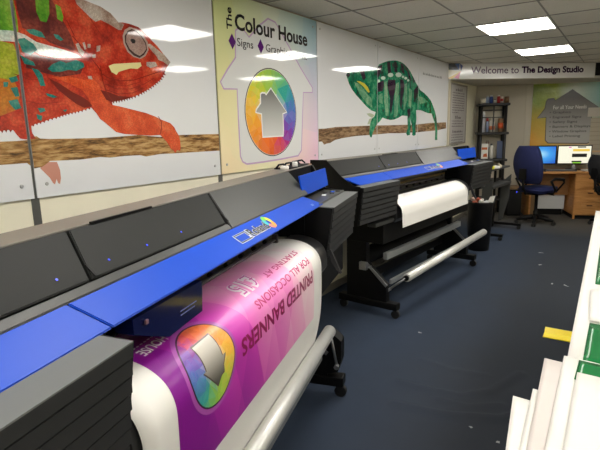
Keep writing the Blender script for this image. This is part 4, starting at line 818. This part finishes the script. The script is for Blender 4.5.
GX, GY = -1.46, 6.95
t = thing('roll_stand', 'dark grey wheeled roll stand standing behind the waste bin', 'stand', (GX, GY, 0), math.radians(-5))
MB().prism([(-.10, .10), (-.05, .12), (.03, .45), (.045, .80), (-.06, .70), (-.09, .66)], -.20, -.17, 'y').build('side_panel', M_dark, t)
MB().prism([(-.10, .10), (-.05, .12), (.03, .45), (.045, .80), (-.06, .70), (-.09, .66)], .62, .65, 'y').build('side_panel', M_dark, t)
b = MB(); b.box(-.12, .05, -.19, .64, .665, .70, .004); b.build('shelf', M_dark, t)
b = MB(); b.box(-.20, .02, -.19, .64, .90, .925, .004); b.build('shelf', M_dark, t)
for x, y in ((-.17, -.15), (-.17, .6)): MB().box(x-.015, x+.015, y-.015, y+.015, .03, .90).build('post', M_black, t)
for y in (-.25, .63):
    f = MB().box(-.22, .22, y-.02, y+.02, .05, .085, .004).build('foot', M_black, t)
    caster(f, .19, y, .026); caster(f, -.19, y, .026)
def stand_item(name, label, cat, x, y, z, b, m, rz=0):
    o = b.build(name, m); o.location = (GX+x, GY+y, z); o.rotation_euler = (0, 0, rz); return tag(o, label, cat)
b = MB(); b.box(-.12, .12, -.05, .05, 0, .03, .003); stand_item('paper_stack', 'thin pile of white paper on the grey roll stand', 'paper', -.07, .02, .927, b, M_paper, .5)
b = MB(); b.lathe([(.028, 0), (.045, 0), (.045, .04), (.028, .04), (.028, 0)], n=20); stand_item('tape_roll', 'roll of bright yellow tape on the edge of the grey roll stand', 'tape', -.02, -.13, .926, b, mat('yellow_tape', (206, 206, 40), .4))
b = MB(); b.tube([(0, -.12, .02), (0, .12, .02)], .02, 14); stand_item('vinyl_offcut', 'short cream roll of vinyl lying across the grey roll stand', 'roll', .0, .30, .926, b, mat('cream_vinyl', (200, 190, 164), .5), .3)

# ------------------------------------------------------------------ corner shelf unit
def far_thing(name, label, cat, s, off, z=0, rz=0, group=None):
    return thing(name, label, cat, far(s, off, z), math.atan2(BD.y, BD.x)+rz, group)    # local x along far wall, y = out = -y
t = far_thing('shelf_unit', 'tall black shelving unit in the corner under the bulkhead', 'shelving', .255, .17)
M_shelf = mat('shelf_black', (28, 27, 27), .5)
for x in (-.19, .19):
    for y in (-.13, .13): MB().tube([(x, y, 0), (x, y, 1.84)], .022, 10).build('post', M_shelf, t)
for z in (.24, .56, .905, 1.345, 1.815):
    b = MB(); b.box(-.25, .25, -.155, .155, z, z+.042, .012); b.build('shelf', M_shelf, t)
b = MB(); b.box(-.19, .19, .12, .135, 1.74, 1.76); b.box(-.19, .19, -.135, -.12, 1.62, 1.635); b.box(-.01, .01, -.135, -.12, 1.39, 1.81); b.build('brace', M_shelf, t)
SHG = 'cans and bottles on the black shelf unit'
def item(name, label, cat, x, z, parts, y=-.06):
    """turned object standing on a shelf: parts = [(part name, profile, colour)]"""
    c = far(.255+x, .17-y, z)
    r = thing(name, label, cat, c, 0)
    for pn, pr, col in parts:
        b = MB(); b.lathe(pr, n=16); b.build(pn, mat('pack_%d_%d_%d' % col, col, .35), r)
    return r
T1, T2, T3 = 1.8575, 1.3875, .9475
item('tape_tub', 'squat cream tub on the left of the top shelf', 'tub', -.165, T1, [('body', [(.0, 0), (.045, 0), (.046, .07), (0, .07)], (206, 200, 184)), ('lid', [(0, .0705), (.048, .0705), (.046, .085), (0, .085)], (190, 186, 172))])
item('spray_can', 'pale blue can beside the tub on the top shelf', 'can', -.10, T1, [('body', [(0, 0), (.028, 0), (.028, .09), (.02, .10), (0, .10)], (150, 168, 196)), ('cap', [(0, .1005), (.018, .1005), (.017, .125), (0, .125)], (210, 214, 220))])
item('spray_can', 'darker blue and white can on the top shelf', 'can', -.04, T1, [('body', [(0, 0), (.03, 0), (.03, .10), (.02, .11), (0, .11)], (60, 84, 150)), ('cap', [(0, .1105), (.02, .1105), (.019, .13), (0, .13)], (214, 216, 222))])
item('glue_tin', 'small white tin in the middle of the top shelf', 'tin', .02, T1, [('body', [(0, 0), (.022, 0), (.022, .05), (0, .05)], (220, 218, 210)), ('lid', [(0, .0505), (.018, .0505), (.018, .06), (0, .06)], (60, 60, 60))])
item('spray_can', 'red can standing on the top shelf', 'can', .075, T1, [('body', [(0, 0), (.026, 0), (.026, .10), (.018, .11), (0, .11)], (176, 40, 44)), ('cap', [(0, .1105), (.018, .1105), (.018, .13), (0, .13)], (226, 222, 216))])
item('spray_can', 'red and white can at the right of the red one on the top shelf', 'can', .125, T1, [('body', [(0, 0), (.022, 0), (.022, .105), (0, .105)], (222, 210, 200)), ('band', [(.0225, .03), (.0228, .03), (.0228, .07), (.0225, .07)], (186, 50, 50))])
item('cardboard_tube', 'brown cardboard tub at the right end of the top shelf', 'tub', .20, T1, [('body', [(0, 0), (.04, 0), (.04, .10), (0, .10)], (120, 92, 62))])
item('aerosol_can', 'tall white aerosol can at the left of the second shelf', 'can', -.155, T2, [('body', [(0, 0), (.036, 0), (.036, .27), (.028, .285), (0, .285)], (206, 208, 216)), ('cap', [(0, .2855), (.032, .2855), (.03, .345), (0, .345)], (236, 236, 234))])
item('glue_bottle', 'slim bottle with a red cap on the second shelf', 'bottle', -.085, T2, [('body', [(0, 0), (.024, 0), (.024, .16), (.012, .18), (0, .18)], (150, 160, 190)), ('cap', [(0, .1805), (.02, .1805), (.018, .235), (0, .235)], (190, 44, 48))])
item('ink_bottle', 'white bottle with a narrow neck and orange patch on the second shelf', 'bottle', -.01, T2, [('body', [(0, 0), (.045, 0), (.045, .16), (.02, .20), (.015, .235), (0, .235)], (222, 214, 204)), ('label', [(.0453, .04), (.0457, .04), (.0457, .10), (.0453, .10)], (226, 130, 90))])
item('cleaner_tin', 'brown and orange tin toward the right of the second shelf', 'tin', .125, T2, [('body', [(0, 0), (.042, 0), (.042, .22), (0, .22)], (140, 112, 84)), ('label', [(.0423, .06), (.0427, .06), (.0427, .15), (.0423, .15)], (222, 96, 52))])
item('white_tin', 'small white tin at the right end of the second shelf', 'tin', .20, T2, [('body', [(0, 0), (.03, 0), (.03, .14), (0, .14)], (214, 206, 196))])
item('white_bottle', 'tall plain white bottle beside the orange-marked box on the third shelf', 'bottle', .0, T3, [('body', [(0, 0), (.032, 0), (.032, .20), (.02, .22), (0, .22)], (222, 220, 212)), ('cap', [(0, .2205), (.016, .2205), (.016, .25), (0, .25)], (90, 90, 92))])
r = far_thing('ink_carton', 'white carton with an orange print standing on the third black shelf', 'carton', .255-.115, .23, T3)
MB().box(-.062, .062, -.04, .04, 0, .25, .002).build('box', M_white, r)
b = MB(); b.face([(-.045, -.0405, .15), (.045, -.0405, .15), (.045, -.0405, .19), (-.045, -.0405, .19)]); b.face([(-.02, -.0405, .03), (.05, -.0405, .03), (.04, -.0405, .09), (-.01, -.0405, .08)]); b.build('print', mat('carton_orange', (196, 100, 48), .5), r, fix=False)
r = far_thing('pen_pot', 'pot of pens and tools behind the carton on the third shelf', 'pot', .255-.05, .10, T3)
b = MB(); b.lathe([(0, 0), (.045, 0), (.048, .19), (.043, .19), (.04, .01), (0, .01)], n=16); b.build('pot', mat('pot_grey', (90, 88, 84), .5), r)
for k in range(6):
    a = k*1.05; b = MB(); b.tube([(.02*math.cos(a), .02*math.sin(a), .012), (.036*math.cos(a), .036*math.sin(a), .26+.02*(k % 3))], .005, 7)
    o = b.build('pen', mat('pen_%d' % (k % 3), ((210, 206, 200), (150, 70, 60), (70, 70, 74))[k % 3], .4)); o.location = r.location; tag(o, ('pale', 'reddish', 'dark grey')[k % 3]+' pen '+('leaning to the far side', 'leaning to the near side')[k // 3]+' of the pot on the third shelf', 'pen', 'pens in the pot')
b = MB(); b.box(-.045, .045, -.008, .008, 0, .29, .003); o = b.build('blue_folder', mat('folder_slate', (84, 96, 128), .5)); o.location = far(.39, .20, T3); o.rotation_euler = (0, 0, math.atan2(BD.y, BD.x)); tag(o, 'slate blue folder standing at the right of the third shelf', 'folder')

# ------------------------------------------------------------------ far poster, desk and what stands on it
t = thing('wall_poster', 'bright poster with a grey house and a bulleted list above the monitors', 'poster')
b = MB(); b.box(.895, 2.05, .001, .006, 1.02, 2.15); b.xform(FARM)
def m_far_poster():
    m = bpy.data.materials.new('poster_print'); m.use_nodes = True; k = NT(m)
    uv = k.coord('UV'); sp = k.add('ShaderNodeSeparateXYZ'); k.link(uv, sp.inputs[0])
    top = k.ramp(sp.outputs[0], [(0, lin((128, 150, 44))), (.3, lin((150, 168, 60))), (.55, lin((190, 200, 180))), (.85, lin((150, 190, 186))), (1, lin((60, 140, 140)))])
    bot = k.ramp(sp.outputs[0], [(0, lin((222, 160, 50))), (.25, lin((226, 186, 90))), (.6, lin((220, 190, 150)))])
    n = k.noise(uv, 4, 2).outputs[0]
    f = k.math('ADD', sp.outputs[1], k.math('MULTIPLY', k.math('SUBTRACT', n, .5), .3))
    k.link(k.mix(k.ramp(f, [(.2, (0, 0, 0, 1)), (.75, (1, 1, 1, 1))]), bot, top), k.b.inputs['Base Color'])
    w_ = k.noise(uv, 9, 3).outputs[0]; k.bump(w_, .6, .02); k.b.inputs['Roughness'].default_value = .15; return m
FI = FARM.inverted()
b.build('sheet', m_far_poster(), t, uv=lambda c: (((FI @ c).x-.895)/1.155, ((FI @ c).z-1.02)/1.13))
HP = [(.99, 1.60), (1.10, 1.75), (1.115, 1.87), (1.14, 1.90), (1.22, 1.905), (1.24, 1.87), (1.49, 2.035), (1.89, 1.75), (1.79, 1.745), (1.82, 1.24), (1.80, 1.19), (1.77, 1.175), (1.18, 1.19), (1.14, 1.23), (1.125, 1.615)]
def far_poly(P, y, name, m, par):
    b = MB(); b.face([(x, y, z) for x, z in P]); b.xform(FARM); [f.normal_update() for f in b.bm.faces]; bmesh.ops.triangulate(b.bm, faces=list(b.bm.faces)); return b.build(name, m, par, fix=False)
far_poly(outset(HP, .014), .0066, 'house_outline', mat('poster_dark', (60, 58, 56), .3), t)
far_poly(HP, .0070, 'house', m_grad('poster_grey', (176, 174, 172), (74, 72, 70), 2, 1.3, 2.0, .2), t)
pink = mat('poster_ink', (40, 36, 40), .4)
FT = FARM @ Matrix.Translation((0, 0, 0))
far_text('For all Your Needs', 1.22, 1.735, .50, .06, .0074, FARM, mat('poster_white_ink', (210, 208, 204), .4), t, .01)
for k, (s_, wd) in enumerate((('Graphics', .26), ('Engraved Signs', .42), ('Safety Signs', .36), ('Banners & Displays', .56), ('Window Graphics', .50), ('Label Printing', .41))):
    far_text('• '+s_, 1.17+.004*k, 1.655-k*.078, wd+.06, .05, .0074, FARM, pink, t, .01)
b = MB(); b.box(1.745, 2.0, .011, .016, 1.60, 1.745); b.xform(FARM); tag(b.build('paper_note', mat('note_paper', (196, 190, 178), .6)), 'pale sheet of paper pinned over the right edge of the house poster', 'paper')
b = MB(); b.box(1.80, 2.3, .0065, .0105, 1.05, 1.58); b.xform(FARM)
def m_chart():
    m = bpy.data.materials.new('wall_chart_print'); m.use_nodes = True; k = NT(m)
    sp = k.add('ShaderNodeSeparateXYZ'); k.link(k.coord(), sp.inputs[0])
    a = k.math('LESS_THAN', k.math('FRACT', k.math('MULTIPLY', sp.outputs[2], 14)), .1)
    k.link(k.mix(a, lin((182, 172, 152)), lin((150, 142, 126))), k.b.inputs['Base Color']); k.b.inputs['Roughness'].default_value = .6; return m
tag(b.build('wall_chart', m_chart()), 'beige lined wall chart at the right edge, below the pinned sheet', 'chart')

t = far_thing('desk', 'oak-coloured office desk with drawers under the house poster', 'desk', 1.49, .32)
DS = 1.49; ds = lambda s: s-DS
MB().box(ds(.80), ds(2.35), -.31, .315, .725, .755, .003).build('worktop', M_wood, t)
MB().box(ds(.82), ds(.845), -.28, .30, 0, .725).build('side_panel', M_wood, t)
MB().box(ds(.845), ds(1.475), .06, .078, .34, .725).build('modesty_panel', m_wood('desk_shade_wood', (150, 104, 58), (168, 120, 70)), t)
pd = MB().box(ds(1.475), ds(1.93), -.285, .28, .06, .725, .002).build('pedestal', M_wood, t)
MB().box(ds(1.475), ds(1.93), -.27, .28, .0, .06).build('plinth', M_black, t)
for z0, z1 in ((.075, .27), (.28, .47), (.48, .70)):
    d = MB().box(ds(1.485), ds(1.92), -.300, -.286, z0, z1, .002).build('drawer', M_wood, t)
    MB().box(ds(1.66), ds(1.74), -.31, -.3005, z1-.06, z1-.045, .002).build('handle', mat('handle_brown', (90, 50, 30), .4), d)
MB().box(ds(1.475), ds(1.50), -.30, -.27, 0, .075).build('foot', M_wood, t)

def monitor(label, s, w_, scr):
    r = far_thing('monitor', label, 'monitor', s, .24, .756, -.03)
    h0, h1 = .085, .395
    MB().box(-w_/2, w_/2, -.012, .02, h0, h1, .004).build('casing', M_black, r)
    sc = MB(); sc.face([(-w_/2+.014, -.0125, h0+.02), (w_/2-.014, -.0125, h0+.02), (w_/2-.014, -.0125, h1-.016), (-w_/2+.014, -.0125, h1-.016)])
    so = sc.build('screen', scr, r, fix=False, uv=lambda c: ((c.x+w_/2)/w_, (c.z-h0)/(h1-h0)))
    MB().box(-.03, .03, .0, .02, .01, h0+.02, .003).build('neck', M_steel, r)
    MB().box(-.10, .10, -.07, .07, 0, .012, .004).build('base', M_black, r)
    return r, so, h0, h1
def m_screen(name, fn, strength):
    m = bpy.data.materials.new(name); m.use_nodes = True; k = NT(m)
    k.b.inputs['Base Color'].default_value = (.01, .01, .01, 1); k.b.inputs['Roughness'].default_value = .25
    k.link(fn(k), k.b.inputs['Emission Color']); k.b.inputs['Emission Strength'].default_value = strength; return m
def desktop(k):
    uv = k.coord('UV'); d = k.add('ShaderNodeVectorMath', operation='DISTANCE'); k.link(uv, d.inputs[0]); d.inputs[1].default_value = (.55, .55, 0)
    return k.ramp(d.outputs['Value'], [(0, lin((170, 225, 250))), (.25, lin((60, 160, 235))), (.6, lin((20, 90, 200)))])
r, so, h0, h1 = monitor('left monitor on the desk showing a blue desktop', 1.01, .505, m_screen('blue_desktop', desktop, 1.0))
b = MB()
for k, (dx, dz, c) in enumerate(((-.022, .004, 0), (.004, .004, 1), (-.022, -.022, 2), (.004, -.022, 3))):
    b.mi = k; b.face([(dx+.0, -.0131, .25+dz), (dx+.019, -.0131, .252+dz), (dx+.019, -.0131, .272+dz), (dx, -.0131, .27+dz)])
em = lambda n, c: mat(n, (5, 5, 5), .3, emit=(c, 1.0))
b.build('screen_emblem', [em('e_r', (226, 100, 60)), em('e_g', (150, 200, 70)), em('e_b', (90, 170, 240)), em('e_y', (246, 214, 90))], r, fix=False)
r, so, h0, h1 = monitor('right monitor on the desk showing a pale web page', 1.53, .505, m_screen('pale_page', lambda k: k.ramp(k.math('MULTIPLY', k.add('ShaderNodeSeparateXYZ').outputs[0], 1), [(0, lin((250, 246, 222))), (1, lin((250, 246, 222)))]), 1.0))
b = MB(); W_ = .505
for k, (x0, x1, z0, z1, c) in enumerate(((.45, .93, .68, .80, 0), (.43, .86, .38, .56, 1), (.43, .72, .10, .19, 1), (.46, .70, .06, .12, 2), (.58, .82, .87, .93, 1), (.32, .40, .86, .92, 3), (.04, .36, .1, .93, 4))):
    b.mi = c; b.face([(-W_/2+x0*W_, -.0131+(.0003 if c == 4 else -.0002*(c == 2)), h0+z0*(h1-h0)), (-W_/2+x1*W_, -.0131+(.0003 if c == 4 else -.0002*(c == 2)), h0+z0*(h1-h0)), (-W_/2+x1*W_, -.0131+(.0003 if c == 4 else -.0002*(c == 2)), h0+z1*(h1-h0)), (-W_/2+x0*W_, -.0131+(.0003 if c == 4 else -.0002*(c == 2)), h0+z1*(h1-h0))])
b.build('page_blocks', [em('b_y', (240, 200, 80)), mat('b_k', (30, 28, 30), .4), em('b_g', (130, 196, 60)), em('b_p', (226, 130, 190)), em('b_c', (252, 250, 226))], r, fix=False)
r = far_thing('keyboard', 'grey keyboard lying in front of the monitors on the desk', 'keyboard', 1.28, .50, .756)
MB().box(-.22, .22, -.065, .065, 0, .018, .004).build('base', mat('keyboard_grey', (70, 70, 72), .5), r)
b = MB()
for j in range(4):
    for i in range(14): b.box(-.205+i*.029, -.205+i*.029+.024, -.052+j*.027, -.052+j*.027+.022, .018, .023)
o = b.build('keys', mat('key_grey', (120, 120, 120), .5), r)
r = far_thing('desk_phone', 'grey desk phone at the right end of the desk', 'telephone', 1.90, .40, .756)
MB().prism([(-.09, 0), (.09, 0), (.09, .07), (-.09, .025)], -.08, .08, 'x').build('body', mat('phone_grey', (86, 86, 86), .5), r)
b = MB(); b.tube([(-.055, -.085, .055), (-.055, -.05, .07), (-.055, .05, .09), (-.055, .085, .085)], [.02, .014, .014, .02], 10); b.build('handset', M_black, r)
b = MB(); b.box(-.06, .06, -.085, .085, 0, .02, .002); o = b.build('paper_pile', mat('desk_paper', (206, 204, 198), .6)); o.location = far(1.66, .50, .756); o.rotation_euler = (0, 0, .5); tag(o, 'small pile of white papers right of the keyboard in front of the right monitor', 'paper')
b = MB(); b.box(-.11, .11, -.09, .09, 0, .035, .004); o = b.build('dark_tray', mat('tray_black', (36, 36, 38), .5)); o.location = far(.93, .50, .756); o.rotation_euler = (0, 0, math.atan2(BD.y, BD.x)); tag(o, 'dark flat tray on the desk under the left monitor', 'tray')
# under the desk
r = far_thing('white_box', 'white flat-fronted box on a dark base under the desk', 'box', 1.21, .15)
MB().box(-.23, .23, -.08, .08, .10, .36, .003).build('box', mat('box_white', (204, 206, 206), .5), r)
MB().box(-.20, .20, -.07, .07, 0, .10, .003).build('base', M_black, r)
r = far_thing('computer_tower', 'black computer tower with a blue power light in the corner left of the desk', 'computer', .63, .22)
MB().box(-.11, .11, -.20, .20, .01, .44, .004).build('case', M_black, r)
MB().box(-.105, .105, -.19, .19, 0, .01).build('feet', M_rubber, r)
MB().box(-.10, .10, -.206, -.2005, .03, .42, .002).build('front_panel', mat('tower_front', (22, 22, 24), .3), r)
b = MB(); b.lathe([(.009, 0), (.009, .004)], n=12); b.xform(Matrix.Translation((.03, -.2062, .405)) @ Matrix.Rotation(PI/2, 4, 'X')); b.build('power_light', mat('power_led', (40, 60, 255), .3, emit=((60, 80, 255), 2.0)), r)
b = MB(); b.box(-.10, .10, -.16, .16, 0, .04, .003); o = b.build('wooden_tray', m_wood('tray_wood', (120, 92, 60), (140, 110, 76))); o.location = far(.61, .23, .441); o.rotation_euler = (0, 0, math.atan2(BD.y, BD.x)); tag(o, 'shallow brown wooden tray lying on the black computer tower', 'tray')
b = MB(); b.box(-.055, .055, -.10, .10, 0, .33, .003); o = b.build('cardboard_box', mat('cardboard', (126, 100, 68), .8)); o.location = far(.92, .22, 0); o.rotation_euler = (0, 0, math.atan2(BD.y, BD.x)); tag(o, 'narrow brown cardboard box between the computer tower and the white box', 'box')

# ------------------------------------------------------------------ swivel chairs
def swivel(label, loc, rz, cloth, arms=True, lean=8, hb=.56):
    t = thing('office_chair', label, 'chair', loc, rz)       # faces local +y
    for k in range(5):
        a = k*2*PI/5+.3; c, s = math.cos(a), math.sin(a)
        lg = MB().tube([(0, 0, .105), (.12*c, .12*s, .10), (.27*c, .27*s, .065)], [.036, .030, .022], 8).build('leg', M_black, t)
        b = MB(); x, y = .27*c, .27*s
        for q in (-1, 1): b.tube([(x-s*.016*q-s*.009, y+c*.016*q+c*.009, .027), (x-s*.016*q+s*.009, y+c*.016*q-c*.009, .027)], .027, 14)
        b.tube([(x, y, .03), (x, y, .07)], .008, 8); b.build('caster', M_rubber, lg)
    b = MB(); b.lathe([(.035, .09), (.035, .2), (.024, .205), (.024, .46)], n=16); b.build('column', M_black, t)
    MB().box(-.11, .11, -.12, .12, .455, .485, .006).build('seat_plate', M_black, t)
    bm = bmesh.new(); bmesh.ops.create_cube(bm, size=1)
    for v in bm.verts: v.co = Vector((v.co.x*.52, v.co.y*.50, v.co.z*.09))
    bmesh.ops.bevel(bm, geom=list(bm.edges), offset=.04, segments=4, affect='EDGES')
    vert = [e for e in bm.edges]
    for v in bm.verts:
        r = math.hypot(v.co.x, v.co.y)
        k = 1-.16*max(0, (abs(v.co.x)/.25)*(abs(v.co.y)/.24))
        v.co.x *= k; v.co.y *= k
    b = MB(); b.merge(bm, Matrix.Translation((0, .02, .53)))
    for f in b.bm.faces: f.smooth = True
    b.build('seat', cloth, t)
    # backrest: rounded, wider below the middle, tapering to the top
    b = MB(); n = 12; m_ = 10; F = []; 
    for side in (1, -1):
        G_ = []
        for j in range(m_+1):
            q = j/m_; z = .63+q*hb
            wd = .272*(math.sin(PI*(.08+.84*q))**.32)*(1-.06*q)
            G_.append([b.bm.verts.new((wd*(2*i/n-1), -.235-math.tan(math.radians(lean))*(z-.63)-.03*math.sin(PI*q)+.07*(2*i/n-1)**2+side*.028*math.sqrt(max(.0, 1-abs(2*i/n-1)**3))*math.sqrt(max(.02, math.sin(PI*(.03+.94*q)))), z)) for i in range(n+1)])
        F.append(G_)
    for G_ in F:
        for j in range(m_):
            for i in range(n): f = b.bm.faces.new([G_[j][i], G_[j][i+1], G_[j+1][i+1], G_[j+1][i]]); f.smooth = True
    A, B = F
    for j in range(m_):
        for i in (0, n): b.bm.faces.new([A[j][i], A[j+1][i], B[j+1][i], B[j][i]])
    for i in range(n):
        for j in (0, m_): b.bm.faces.new([A[j][i], A[j][i+1], B[j][i+1], B[j][i]])
    bmesh.ops.remove_doubles(b.bm, verts=list(b.bm.verts), dist=.0008)
    b.build('backrest', cloth, t)
    b = MB(); b.tube([(0, -.10, .47), (0, -.24, .48), (0, -.30, .56), (0, -.325, .80)], .018, 10); b.box(-.06, .06, -.345, -.318, .70, .86, .006); b.build('back_bar', M_black, t)
    if arms:
        for s in (-1, 1):
            b = MB(); b.tube([(s*.12, 0, .48), (s*.28, 0, .49), (s*.31, .0, .55), (s*.31, -.10, .68), (s*.31, -.02, .71), (s*.31, .16, .69), (s*.30, .19, .64), (s*.29, .06, .53)], [.014, .014, .016, .018, .022, .022, .014, .012], 10); b.build('armrest', M_black, t)
    b = MB(); b.tube([(.10, .05, .47), (.25, .06, .46)], .006, 8); b.build('lever', M_black, t)
    return t
M_navyc = mat('navy_fabric', (22, 30, 76), .9, var=.12, vscale=60, bump=.3, bscale=500)
M_blackc = mat('black_fabric', (26, 26, 28), .85, var=.1, vscale=60, bump=.3, bscale=500)
swivel('navy blue fabric swivel chair standing in front of the left monitor', (-1.08, 8.12, 0), math.radians(-31), M_navyc)
bk = swivel('black fabric swivel chair at the right edge, beyond the end of the worktable', (-.10, 8.42, 0), math.radians(-50), M_blackc, True, 13, .42)

# ------------------------------------------------------------------ worktable with printed sheets (right edge)
t = thing('worktable', 'long worktable along the right edge, covered with white and green printed sheets', 'table', (.30, 2.5, 0))
MB().box(-.36, .40, -2.0, 1.62, .855, .888, .003).build('tabletop', mat('table_top', (206, 202, 192), .5), t)
for x in (-.28, .34):
    for y in (-1.9, -.1, 1.55): MB().box(x-.025, x+.025, y-.025, y+.025, 0, .855, .003).build('leg', M_steel, t)
MB().box(-.27, .33, -1.88, 1.53, .25, .275, .002).build('shelf', mat('shelf_ply', (120, 104, 80), .6), t)
def sheet(name, label, P, z, m, droop=0, th=.002, x1=None, cat='sheet'):
    """sheet lying on the table: P = corner list (x, y); left edge droops by droop"""
    b = MB(); n = 10
    (ax, ay), (bx, by), (cx, cy), (dx, dy) = P           # near-left, far-left, far-right, near-right
    V = []
    for i in range(n+1):
        f = (i/n)**1.6
        row = []
        for j in range(7):
            g = j/6
            lx, ly = ax+(bx-ax)*g, ay+(by-ay)*g; rx, ry = dx+(cx-dx)*g, dy+(cy-dy)*g
            x, y = lx+(rx-lx)*f, ly+(ry-ly)*f
            row.append(b.bm.verts.new((x, y, z-droop*max(0, 1-f*9)**2)))
        V.append(row)
    for i in range(n):
        for j in range(6):
            f = b.bm.faces.new([V[i][j], V[i+1][j], V[i+1][j+1], V[i][j+1]]); f.smooth = True
    o = b.build(name, m, fix=False); md = o.modifiers.new('s', 'SOLIDIFY'); md.thickness = th; md.offset = 1
    return tag(o, label, cat)
M_green = mat('green_print', (24, 110, 58), .22)
M_sheet = mat('white_sheet', (222, 220, 214), .5, spec=.2)
M_sheet2 = mat('shaded_white_sheet', (206, 198, 193), .5, spec=.2)  # shading of the curved sheet is put into the pinkish tint
sheet('foam_board', 'long white board running along the worktable edge under the green sheets', [(-.082, 1.34), (-.142, 3.95), (.60, 3.95), (.60, 1.34)], .8885, M_sheet, 0, .006)
sheet('green_sheet', 'dark green sheet on the white board, farthest along the worktable', [(-.055, 2.10), (-.068, 2.78), (.58, 2.78), (.58, 2.10)], .8955, M_green)
sheet('white_sheet', 'white sheet laid slantwise over the near end of the farthest green sheet', [(-.05, 1.672), (-.066, 2.00), (.56, 2.86), (.56, 1.672)], .8995, M_sheet)
sheet('green_sheet', 'broad dark green sheet with a pale glare band in the middle of the worktable', [(-.0475, 1.365), (-.0485, 1.66), (.58, 1.66), (.58, 1.365)], .8955, M_green)
sheet('green_sheet', 'narrow dark green strip just above the nearest white sheets', [(-.0565, 1.24), (-.0545, 1.352), (.55, 1.325), (.55, 1.24)], .9035, M_green)
sheet('white_sheet', 'topmost of the nearest white sheets, beside the dark green strip', [(-.047, .62), (-.053, 1.272), (.52, 1.255), (.52, .62)], .9065, M_sheet)
sheet('white_sheet', 'white sheet with a pointed far corner just left of the topmost near sheet', [(-.072, .64), (-.090, 1.367), (.40, 1.33), (.40, .64)], .9005, M_sheet)
sheet('white_sheet', 'white sheet with pinkish shade in its colour, sticking out left beneath the pointed white sheet', [(-.095, .66), (-.132, 1.335), (.30, 1.30), (.30, .66)], .8965, M_sheet2)
sheet('white_sheet', 'thin white sheet with a short step between the pink-shaded sheet and the lowest one', [(-.108, .67), (-.134, 1.162), (.28, 1.13), (.28, .67)], .8930, M_sheet)
sheet('white_sheet', 'lowest and leftmost white sheet hanging over the worktable edge', [(-.117, .68), (-.168, 1.112), (.26, 1.09), (.26, .68)], .8895, M_sheet)

b = MB(); b.prism([(-.062, 0), (.062, 0), (.062, .006), (-.02, .008), (-.050, .034), (-.062, .034)], -.42, .42, 'x'); o = b.build('yellow_strip', mat('yellow_plastic', (255, 230, 8), .35)); o.location = (.035, 3.735, .001); o.rotation_euler = (0, 0, PI); tag(o, 'yellow angled plastic strip lying on the carpet under the worktable', 'strip')
for k, (x, y, w_) in enumerate(((-.739, 6.235, .03), (-.674, 5.676, .02), (-.482, 5.025, .018), (-.364, 5.022, .03), (-1.16, 3.304, .015), (-.534, 2.311, .008), (-.394, 2.257, .01))):
    b = MB(); b.face([(-w_, -.006, 0), (w_, -.009, .004), (w_*.8, .008, .002), (-w_*.7, .007, .003)]); o = b.build('paper_scrap', mat('scrap_paper', (150, 150, 150), .7), fix=False); md = o.modifiers.new('s', 'SOLIDIFY'); md.thickness = .001
    o.location = (x, y, .0015 if k < 5 else .004); o.rotation_euler = (0, 0, k*.8)
    tag(o, ('long pale scrap of paper on the carpet, the farthest from the camera', 'tiny pale scrap at the left of the far carpet scraps', 'tiny scrap left of a brighter one on the carpet by the worktable', 'bright white scrap on the carpet near the worktable edge', 'tiny scrap on the blue carpet in front of the farther printer', 'speck of paper by the carpet rucks in the foreground', 'pale speck nearest the camera on the dark foreground carpet')[k], 'scrap', 'paper scraps on the carpet')

# ------------------------------------------------------------------ camera and view
YAW, PIT, ROL = .589, .1926, -.0243
cy, sy = math.cos(YAW), math.sin(YAW)
fw = Vector((-sy*math.cos(PIT), cy*math.cos(PIT), -math.sin(PIT))); r0 = Vector((cy, sy, 0)); u0 = r0.cross(fw)
rt = r0*math.cos(ROL)+u0*math.sin(ROL); up = rt.cross(fw)
cd = bpy.data.cameras.new('camera'); cam = bpy.data.objects.new('camera', cd); COL.objects.link(cam)
cam.matrix_world = Matrix(((rt.x, up.x, -fw.x, 0), (rt.y, up.y, -fw.y, 0), (rt.z, up.z, -fw.z, 1.5), (0, 0, 0, 1)))
cd.sensor_fit = 'HORIZONTAL'; cd.sensor_width = 36; cd.lens = 36*487.3/600; cd.clip_start = .02; cd.clip_end = 60
SC.camera = cam
wd = bpy.data.worlds.new('world'); SC.world = wd; wd.use_nodes = True
wd.node_tree.nodes['Background'].inputs[0].default_value = (.05, .05, .05, 1)
vs = SC.view_settings
vs.view_transform = 'Standard'; vs.look = 'None'; vs.gamma = 1; vs.exposure = 0.0
try: vs.use_curve_mapping = False
except Exception: pass
